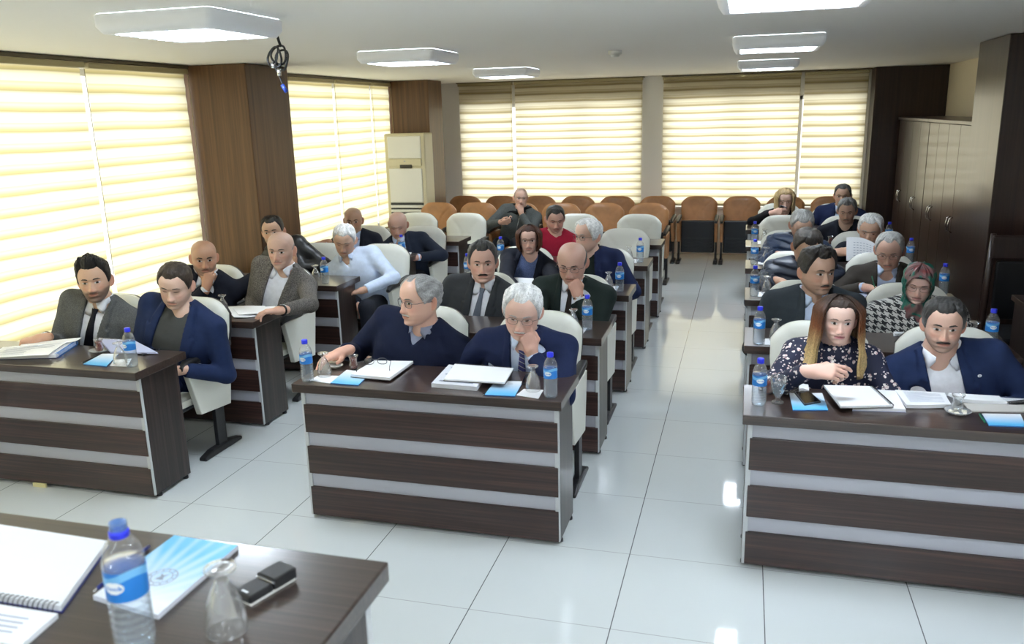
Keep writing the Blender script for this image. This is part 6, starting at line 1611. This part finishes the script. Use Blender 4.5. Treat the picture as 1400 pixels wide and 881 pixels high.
def sheets(label, cs, dk, z=.751, th=.004, wav=.0, name='paper_sheets', cat='papers', lines=0, group=None, seed=1, tilt=None, mat='paper'):
    Q = quad(cs, z, dk); c = ctr(Q)
    if tilt:
        for k, dz in enumerate(tilt): Q[k] = Q[k] + np.array([0, 0, dz])
    Q = [q - c for q in Q]; t = thing(name, label, cat, c, 0, group)
    G = qgrid([q + np.array([0, 0, th]) for q in Q], wav=wav, seed=seed)
    mb = MB().slab(G, th - .0004)
    o = mb.build('pages', M[mat], t)
    if lines: k = MB(); print_lines(k, [q + np.array([0, 0, th]) for q in Q], lines, .0008 + wav * 1.2, seed=seed); k.build('print', M['ink'], o)
    return t
def notebook(label, cs, dk, z=.751, th=.016, spiral=0, cover='navy_plastic', lines=0, group='spiral notebooks', cat='notebook', name='spiral_notebook', turns=34, tilt=None, coil='black_plastic', page='paper', edge=None):
    """cover, page block and a wire coil along one side (0 far, 1 right, 2 near, 3 left, None = none)"""
    Q = quad(cs, z, dk); c = ctr(Q)
    if tilt:
        for k, dz in enumerate(tilt): Q[k] = Q[k] + np.array([0, 0, dz])
    Q = [q - c for q in Q]; t = thing(name, label, cat, c, 0, group); ce = sum(Q) / 4
    big = [ce + (q - ce) * 1.02 for q in Q]; u = np.array([0, 0, 1.0])
    MB().slab(qgrid([q + u * .002 for q in big], 4, 4), .0018).build('cover', M[cover], t)
    MB().slab(qgrid([q + u * th for q in Q], 6, 6), th - .0024).build('pages', M[page], t)
    if lines: k = MB(); print_lines(k, [q + u * th for q in Q], lines, .0006); k.build('print', M['ink'], t)
    if spiral is not None:
        a, b = Q[spiral], Q[(spiral + 1) % 4]; d = b - a; L = np.linalg.norm(d); d /= L; s_ = np.cross(u, d); n = turns * 10; r = th * .5 + .004
        P = [a + d * (L * (.02 + .96 * i / n)) + u * (th * .5 + r * math.sin(i / 10 * 2 * PI)) + s_ * (r * math.cos(i / 10 * 2 * PI)) for i in range(n)]
        MB().tube(P, .0011, 4).build('wire_coil', M[coil], t)
    return t
def grad_mat():
    """brochure cover: white running into sky blue along its length, as printed"""
    m, nt, b = new_mat('brochure_print'); L = nt.links; a = N(nt, 'ShaderNodeAttribute'); a.attribute_name = 'Col'
    L.new(a.outputs['Color'], b.inputs['Base Color']); b.inputs['Roughness'].default_value = .35; return m
M['brochure'] = grad_mat()
def brochure(label, cs, dk, z=.751, th=.005, white=0, fine=10, emblem=None, streak=False):
    """white = which edge (0 far, 2 near) is the white one"""
    Q = quad(cs, z, dk); c = ctr(Q); Q = [q - c for q in Q]; t = thing('blue_brochure', label, 'brochure', c, 0, 'blue and white brochures'); u = np.array([0, 0, 1.0])
    n = fine; G = qgrid([q + u * th for q in Q], n, n); co = []
    for j in range(n):
        for i in range(n):
            v = j / (n - 1); v = v if white == 0 else 1 - v; w = np.clip((v - .12) / .75, 0, 1)
            if streak:
                x = i / (n - 1) - .45; ang = math.atan2(x, max(.02, v - .05)); w = np.clip(w * (1 + .22 * math.sin(ang * 26)), 0, 1)
            co.append(np.array([.80, .84, .90]) * (1 - w) + np.array([.10, .46, .80]) * w)
    MB().grid(G, flip=True).build('cover', M['brochure'], t, np.array(co))
    MB().slab(qgrid([q + u * (th - .0003) for q in Q], 3, 3), th - .0006).build('pages', M['mid_blue'] if not streak else M['paper_edge'], t)
    if emblem:
        def at(a, b): return (Q[0] * (1 - a) + Q[1] * a) * (1 - b) + (Q[3] * (1 - a) + Q[2] * a) * b + u * (th + .0006)
        e = MB(); R0 = emblem[2]; o = at(emblem[0], emblem[1])
        for r0, r1 in ((R0, R0 * .93), (R0 * .70, R0 * .64)):
            e.grid([[o + np.array([r * math.cos(a), r * math.sin(a), 0]) for a in np.linspace(0, 2 * PI, 33)] for r in (r0, r1)])
        for k in range(12):
            a = k * PI / 6; pts = [o + np.array([math.cos(a + da) * r, math.sin(a + da) * r, 0]) for da, r in ((-.06, R0 * .88), (.06, R0 * .88), (.06, R0 * .76), (-.06, R0 * .76))]
            e.add(pts, [(0, 1, 2, 3)])
        e.add([o + np.array([x, y, 0]) * R0 for x, y in ((-.3, -.3), (.3, -.3), (.12, .05), (.3, .4), (0, .2), (-.3, .4), (-.12, .05))], [tuple(range(7))])
        e.build('emblem', M['ink'], t)
    return t
def pen(label, a, b, dk, mat, z=.755, r=.0042, tip=(0, 0, 0)):
    A = np.array(spot(*a, dk, z)); Bq = np.array(spot(*b, dk, z)) + np.array(tip); t = thing('ballpoint_pen', label, 'pen', A); v = Bq - A
    MB().tube([v * 0, v * .05, v * .9, v], [.003, r, r, r * .8], 8).build('barrel', M[mat], t); MB().tube([v * .55, v * .97], .0012, 5).build('clip', M['chrome'], t)
    MB().tube([v * -.06, v * 0], [.0008, .003], 8).build('tip', M['chrome'], t); return t
def phone(label, cs, dk, z, th=.008, mat='black_gloss'):
    Q = quad(cs, z, dk); c = ctr(Q); Q = [q - c for q in Q]; u = np.array([0, 0, 1.0]); ce = sum(Q) / 4
    t = thing('mobile_phone', label, 'phone', c); MB().slab(qgrid([q + u * th for q in Q], 4, 4), th).build('case', M['plum'], t)
    MB().slab(qgrid([ce + (q - ce) * .93 + u * (th + .0006) for q in Q], 3, 3), .0006).build('screen', M[mat], t); return t
# napkins
for cs, dk, l in ((((424, 521), (435, 514), (466, 515), (451, 525)), 'M0', 'white napkin by the bottle at the left of the front middle desk'), (((716, 533), (743, 534), (736, 546), (706, 541)), 'M0', 'white napkin under the upturned glass at the right of the front middle desk'),
                  (((156, 493), (180, 491), (174, 502), (150, 501)), 'L0', 'white napkin under the upturned glass on the front left desk'), (((778, 447), (803, 449), (797, 457), (773, 458)), 'M1', 'white napkin on the second middle desk'),
                  (((826, 391), (846, 392), (842, 399), (822, 399)), 'M2', 'white napkin on the third middle desk'), (((855, 354), (874, 355), (870, 360), (851, 360)), 'M3', 'white napkin on the fourth middle desk'),
                  (((1046, 464), (1073, 464), (1075, 473), (1045, 472)), 'R1', 'white napkin under the glass on the second right desk'), (((1036, 400), (1057, 400), (1057, 406), (1036, 406)), 'R2', 'white napkin under the glass on the third right desk'),
                  (((1036, 357), (1056, 357), (1056, 362), (1036, 362)), 'R3', 'white napkin on the fourth right desk'), (((1036, 330), (1056, 330), (1056, 334), (1036, 334)), 'R4', 'white napkin on the fifth right desk')):
    sheets(l, cs, dk, .7505, .0024, .0006, 'paper_napkin', 'napkin', 0, 'white paper napkins')
t = sheets('crumpled white tissue behind the brochure on the front right desk', ((1092, 530), (1103, 530), (1106, 538), (1092, 538)), 'R0', .752, .012, .008, 'paper_napkin', 'napkin', 0, 'white paper napkins', 3)
# front left desk
notebook('thick spiral-bound report at the left of the front left desk', ((44, 470), (118, 467), (77, 490), (0, 492)), 'L0', .751, .022, 1, 'navy_plastic', coil='mid_blue', page='paper')
sheets('loose white sheets spread over the spiral-bound report', ((4, 477), (92, 469), (66, 487), (-20, 491)), None, .776, .004, .003, lines=7)
sheets('white sheet leaning across the back of the spiral-bound report', ((30, 471), (112, 463), (102, 468), (26, 476)), None, .781, .003, .002, seed=4)
brochure('blue brochure on the front left desk beside the upturned glass', ((140, 485), (162, 485), (146, 502), (114, 499)), 'L0')
pen('dark pen lying along the brochure on the front left desk', (113, 496), (137, 485), 'L0', 'black')
notebook('lilac spiral notebook held open by the man in the navy blazer', ((143, 470), (204, 468), (216, 484), (152, 483)), 'L0', .757, .008, 0, 'lilac', tilt=(.035, .035, 0, 0), page='lilac', coil='chrome')
phone('black tablet phone at the right edge of the front left desk', ((190, 483), (212, 477), (219, 479), (196, 487)), 'L0', .751)
# front middle desk
brochure('blue brochure half under the notebook with spectacles, front middle desk', ((474, 507), (507, 511), (490, 528), (452, 525)), 'M0')
nb = notebook('white-paged notebook with spectacles lying on it, front middle desk', ((512, 497), (566, 497), (533, 521), (480, 516)), 'M0', .757, .016, None, 'black_plastic', name='notebook', group=None)
g = glasses_mesh(Head({}), None, M['plum'], .0017); q = spot(529, 499, 'M0', .777)
g.rotation_euler = (-.13, 0, PI + .30); g.location = q + np.array([.0, -.160, .0205 + .012])
tag(g, 'black-framed spectacles lying on the white notebook, front middle desk', 'spectacles'); g.name = 'spectacles'
sheets('clear-covered document stack under the notebook, front middle desk', ((614, 504), (668, 512), (652, 535), (590, 530)), 'M0', .751, .022, name='document_stack', cat='documents', mat='paper_edge', lines=3)
notebook('open spiral notebook with blank white page, front middle desk', ((622, 500), (702, 506), (690, 526), (607, 521)), 'M0', .775, .010, 0, 'black_plastic')
brochure('blue brochure with pen beside it, right of the front middle desk', ((676, 522), (715, 523), (704, 543), (663, 541)), 'M0', emblem=(.62, .22, .012))
pen('black pen beside the brochure, right of the front middle desk', (661, 540), (676, 522), 'M0', 'black')
phone('black phone behind the upturned glass, right of the front middle desk', ((719, 513), (726, 514), (722, 527), (713, 526)), 'M0', .751)
# front right desk
brochure('blue brochure under the phone, front right desk', ((1079, 539), (1124, 539), (1132, 562), (1084, 562)), 'R0')
phone('grey phone lying on the blue brochure, front right desk', ((1086, 538), (1106, 537), (1122, 551), (1100, 555)), 'R0', .7565)
notebook('grey-covered report under the white one, front right desk', ((1165, 532), (1220, 531), (1238, 564), (1166, 562)), 'R0', .751, .014, None, 'lilac', name='report', group='stapled reports', cat='report')
notebook('white report with black spine in front of the woman in the floral blouse', ((1126, 530), (1189, 527), (1220, 558), (1149, 559)), 'R0', .768, .012, 1, 'black_plastic')
t = thing('open_report', 'open report with printed left page before the man with moustache', 'report', spot(1285, 545, 'R0', .751), 0)
base_ = np.array(t.location)
for cs, ln in ((((1219, 530), (1282, 529), (1300, 559), (1239, 559)), 14), (((1286, 528), (1350, 529), (1376, 555), (1317, 551)), 0)):
    Q = [q - base_ for q in quad(cs, .751, 'R0')]; pg = MB().slab(qgrid([q + np.array([0, 0, .016]) for q in Q], wav=.002), .0155).build('page_block', M['paper'], t)
    if ln: k = MB(); print_lines(k, [q + np.array([0, 0, .016]) for q in Q], ln, .0052, seed=2); k.build('print', M['ink'], pg)
Q = [q - base_ for q in quad(((1281, 529), (1287, 528), (1318, 552), (1301, 559)), .751, 'R0')]; MB().slab(qgrid([q + np.array([0, 0, .004]) for q in Q]), .0035).build('spine', M['plum'], t)
notebook('white spiral notebook at the right edge of the front right desk', ((1348, 532), (1384, 528), (1408, 550), (1376, 554)), 'R0', .752, .010, 2, 'lilac', lines=4)
sheets('grey-buff envelope under the open report, front right desk', ((1317, 553), (1404, 556), (1408, 565), (1326, 564)), 'R0', .751, .006, name='envelope', cat='envelope', mat='envelope')
brochure('blue brochure cut by the right edge of the photo, front right desk', ((1342, 567), (1395, 568), (1403, 585), (1352, 583)), 'R0')
pen('green pen beside the brochure at the right edge, front right desk', (1339, 566), (1347, 578), 'R0', 'green_pen')
t = thing('teaspoon', 'steel teaspoon behind the water glass, front right desk', 'spoon', spot(1075, 540, 'R0', .754)); v = np.array(spot(1092, 531, 'R0', .757)) - np.array(t.location)
MB().tube([v * 0, v * .5, v], [.0025, .002, .0035], 6).build('handle', M['chrome'], t); MB().lathe([(0, -.002), (.008, 0), (.010, .003)], 14).build('bowl', M['chrome'], t)
# rows behind
sheets('large white sheets spread on the second left desk', ((307, 421), (372, 416), (385, 434), (320, 436)), 'L1', .752, .005, .004, lines=0, seed=2)
sheets('white sheets curling over the desk edge, second left desk', ((318, 423), (376, 420), (386, 430), (326, 431)), None, .764, .003, .004, seed=5)
sheets('papers in front of the man with the wine-red tie', ((517, 341), (567, 344), (560, 351), (520, 350)), 'L3', .751, .004, .001, lines=4)
notebook('spiral notebook with white page on the second middle desk', ((738, 434), (778, 435), (771, 449), (741, 447)), 'M1', .751, .012, 0, 'navy_plastic', lines=3)
sheets('white sheet in front of the woman with the brown bob', ((708, 380), (734, 381), (730, 389), (711, 388)), 'M2', .752, .003, .001, tilt=(.02, .02, 0, 0))
sheets('white sheets on the second right desk beside the red pen', ((1088, 448), (1118, 450), (1116, 460), (1082, 459)), 'R1', .751, .004, .001)
pen('dark red pen on the second right desk', (1073, 458), (1075, 448), 'R1', 'red_pen')
notebook('white spiral notebook in front of the woman in the headscarf', ((1217, 449), (1270, 451), (1268, 460), (1222, 460)), 'R1', .751, .010, 2, 'paper_edge', lines=4)
notebook('small blue-grey notebook in front of the man writing', ((1170, 399), (1184, 398), (1186, 409), (1171, 409)), 'R2', .751, .010, None, 'lilac', name='notebook', group=None, page='lilac')
a = PP[22][3][-1]; hp = a[1] + nrm(a[2]) * .11
t = thing('ballpoint_pen', 'green pen in the hand of the man writing', 'pen', hp + np.array([-.01, -.01, -.02])); v = np.array([-.03, .035, .11]); MB().tube([v * -.15, v * 0, v], [.001, .004, .004], 8).build('barrel', M['green_pen'], t); MB().tube([v * .6, v * .98], .0016, 5).build('clip', M['chrome'], t)
a = PP[24][3][-1]; hp = a[1] + nrm(a[2]) * .09
t = thing('paper_sheet', 'white printed sheet held up by the white-haired man in black', 'paper', hp)
G = np.array([[(.27 * u - .02, -.02 - .10 * v + .02 * math.sin(u * 3), .16 * (1 - v) - .055 + .05 * math.sin(u * 2.4 + .3) * (1 - v) - .10 * u * (1 - v) * .9) for u in np.linspace(0, 1, 12)] for v in np.linspace(0, 1, 10)])
MB().slab(G, .0012).build('page', M['paper'], t)
k = MB()
for r in range(2, 9):
    for c_ in range(2, 10, 1):
        p0, p1 = G[r, c_] * .8 + G[r, c_ + 1] * .2, G[r, c_] * .2 + G[r, c_ + 1] * .8; w = (G[r + 1, c_] - G[r, c_]) * .18 if r < 9 else 0; o_ = np.array([0, -.0015, .0015]); k.add([p0 + o_, p1 + o_, p1 + w + o_, p0 + w + o_], [(0, 1, 2, 3)])
k.build('print', M['ink'], t)
def held_phone(i, label, up):
    a = PP[i][3][-1]; hp = a[1] + nrm(a[2]) * .105; bk = nrm(a[3] - nrm(a[2]) * (a[3] @ nrm(a[2]))); hp = hp - bk * .022
    t = thing('mobile_phone', label, 'phone', hp); u = nrm(np.array(up)); w = nrm(np.cross(u, bk)); 
    o = MB().box(-.036, .036, -.004, .004, -.07, .07, bev=.003, rot=np.stack([w, bk, u], 1), piv=(0, 0, 0)).build('case', M['plum'], t)
    MB().box(-.032, .032, -.0048, -.0035, -.064, .064, bev=0, rot=np.stack([w, -bk, u], 1), piv=(0, 0, 0)).build('screen', M['black_gloss'], t)
held_phone(26, 'dark phone in the hand of the blonde woman', (.4, .3, .9)); held_phone(16, 'phone in the hand of the man in the grey cardigan', (.9, -.1, .3))
saucer('small saucer on the last right desk', spot(1041, 310, 'R5', m=.05), 0, 'ac_white', .045); tea('tea glass on the last right desk', spot(1050, 309, 'R5', m=.03), False)
sheets('papers on the last right desk in front of the blonde woman', ((1054, 307), (1080, 307), (1082, 311), (1052, 311)), 'R5', .751, .004, .001)
# ------------------------------------------------------------ foreground desk
FT_ = FZ + .0005
fb = make_bottle('large open water bottle on the foreground desk', tuple(on_z(187, 886, FZ) * np.array([1, 1, 0]) + np.array([0, 0, FZ + .0008])), cap=False); fb['group'] = 'open bottles'; fb.rotation_euler = (0, 0, .35); fb.scale = (1.04, 1.04, 1.09)
MB().lathe([(.0135, .1885), (.0150, .190), (.0152, .198), (.0140, .200), (.0130, .200)], 28).build('neck_ring', M['cap_blue'], fb)
MB().lathe([(.0129, .199), (.0134, .202), (.0129, .204), (.0134, .207), (.0131, .2125), (.0120, .2125), (.0118, .199)], 28).build('neck_thread', clear_mat('blue_clear_neck', (.55, .72, .95), 1.4, opac=.25, ocol=(.15, .35, .8)), fb)
make_goblet('upturned stemmed glass in the foreground on the dark desk', tuple(on_z(311, 862, FT_)), False).scale = (1.0, 1.0, 1.0)
brochure('large white and blue brochure on the foreground desk', ((239, 738), (326, 752), (217, 848), (128, 821)), None, FT_, .010, 2, 40, (.53, .60, .030), True)
pen('dark blue pen beside the brochure on the foreground desk', (132, 806), (204, 747), None, 'navy_plastic', FT_ + .005, .0045)
notebook('open spiral notebook at the left edge of the foreground desk', ((-20, 722), (148, 748), (84, 838), (-120, 804)), None, FT_, .014, 2, 'navy_plastic', turns=30)
sheets('lower page of the open spiral notebook, foreground left corner', ((-120, 814), (80, 846), (30, 890), (-190, 858)), None, FT_, .010, .0, lines=6, name='notebook_page', seed=3)
t = thing('electronic_device', 'small black two-part electronic box lying on the foreground desk', 'electronics', on_z(364, 806, FT_)); t.rotation_euler = (0, 0, -.33)
MB().box(-.024, .024, -.055, .0, .004, .020, bev=.004).build('lower_body', M['black_plastic'], t); MB().box(-.025, .025, .0, .055, .004, .027, bev=.004).build('upper_body', M['black_plastic'], t)
MB().box(-.023, .023, -.053, .053, .0, .005, bev=.001).build('light_base', M['ac_white'], t); MB().box(-.024, .024, -.002, .0035, .0195, .0215, bev=.0005).build('seam_strip', M['chrome'], t)
MB().box(-.008, .008, -.048, -.044, .0198, .0206, bev=0).build('lettering', M['label_white'], t)
MB().box(-.034, -.022, -.055, -.035, .004, .016, bev=.002).build('side_plug', M['black_plastic'], t)
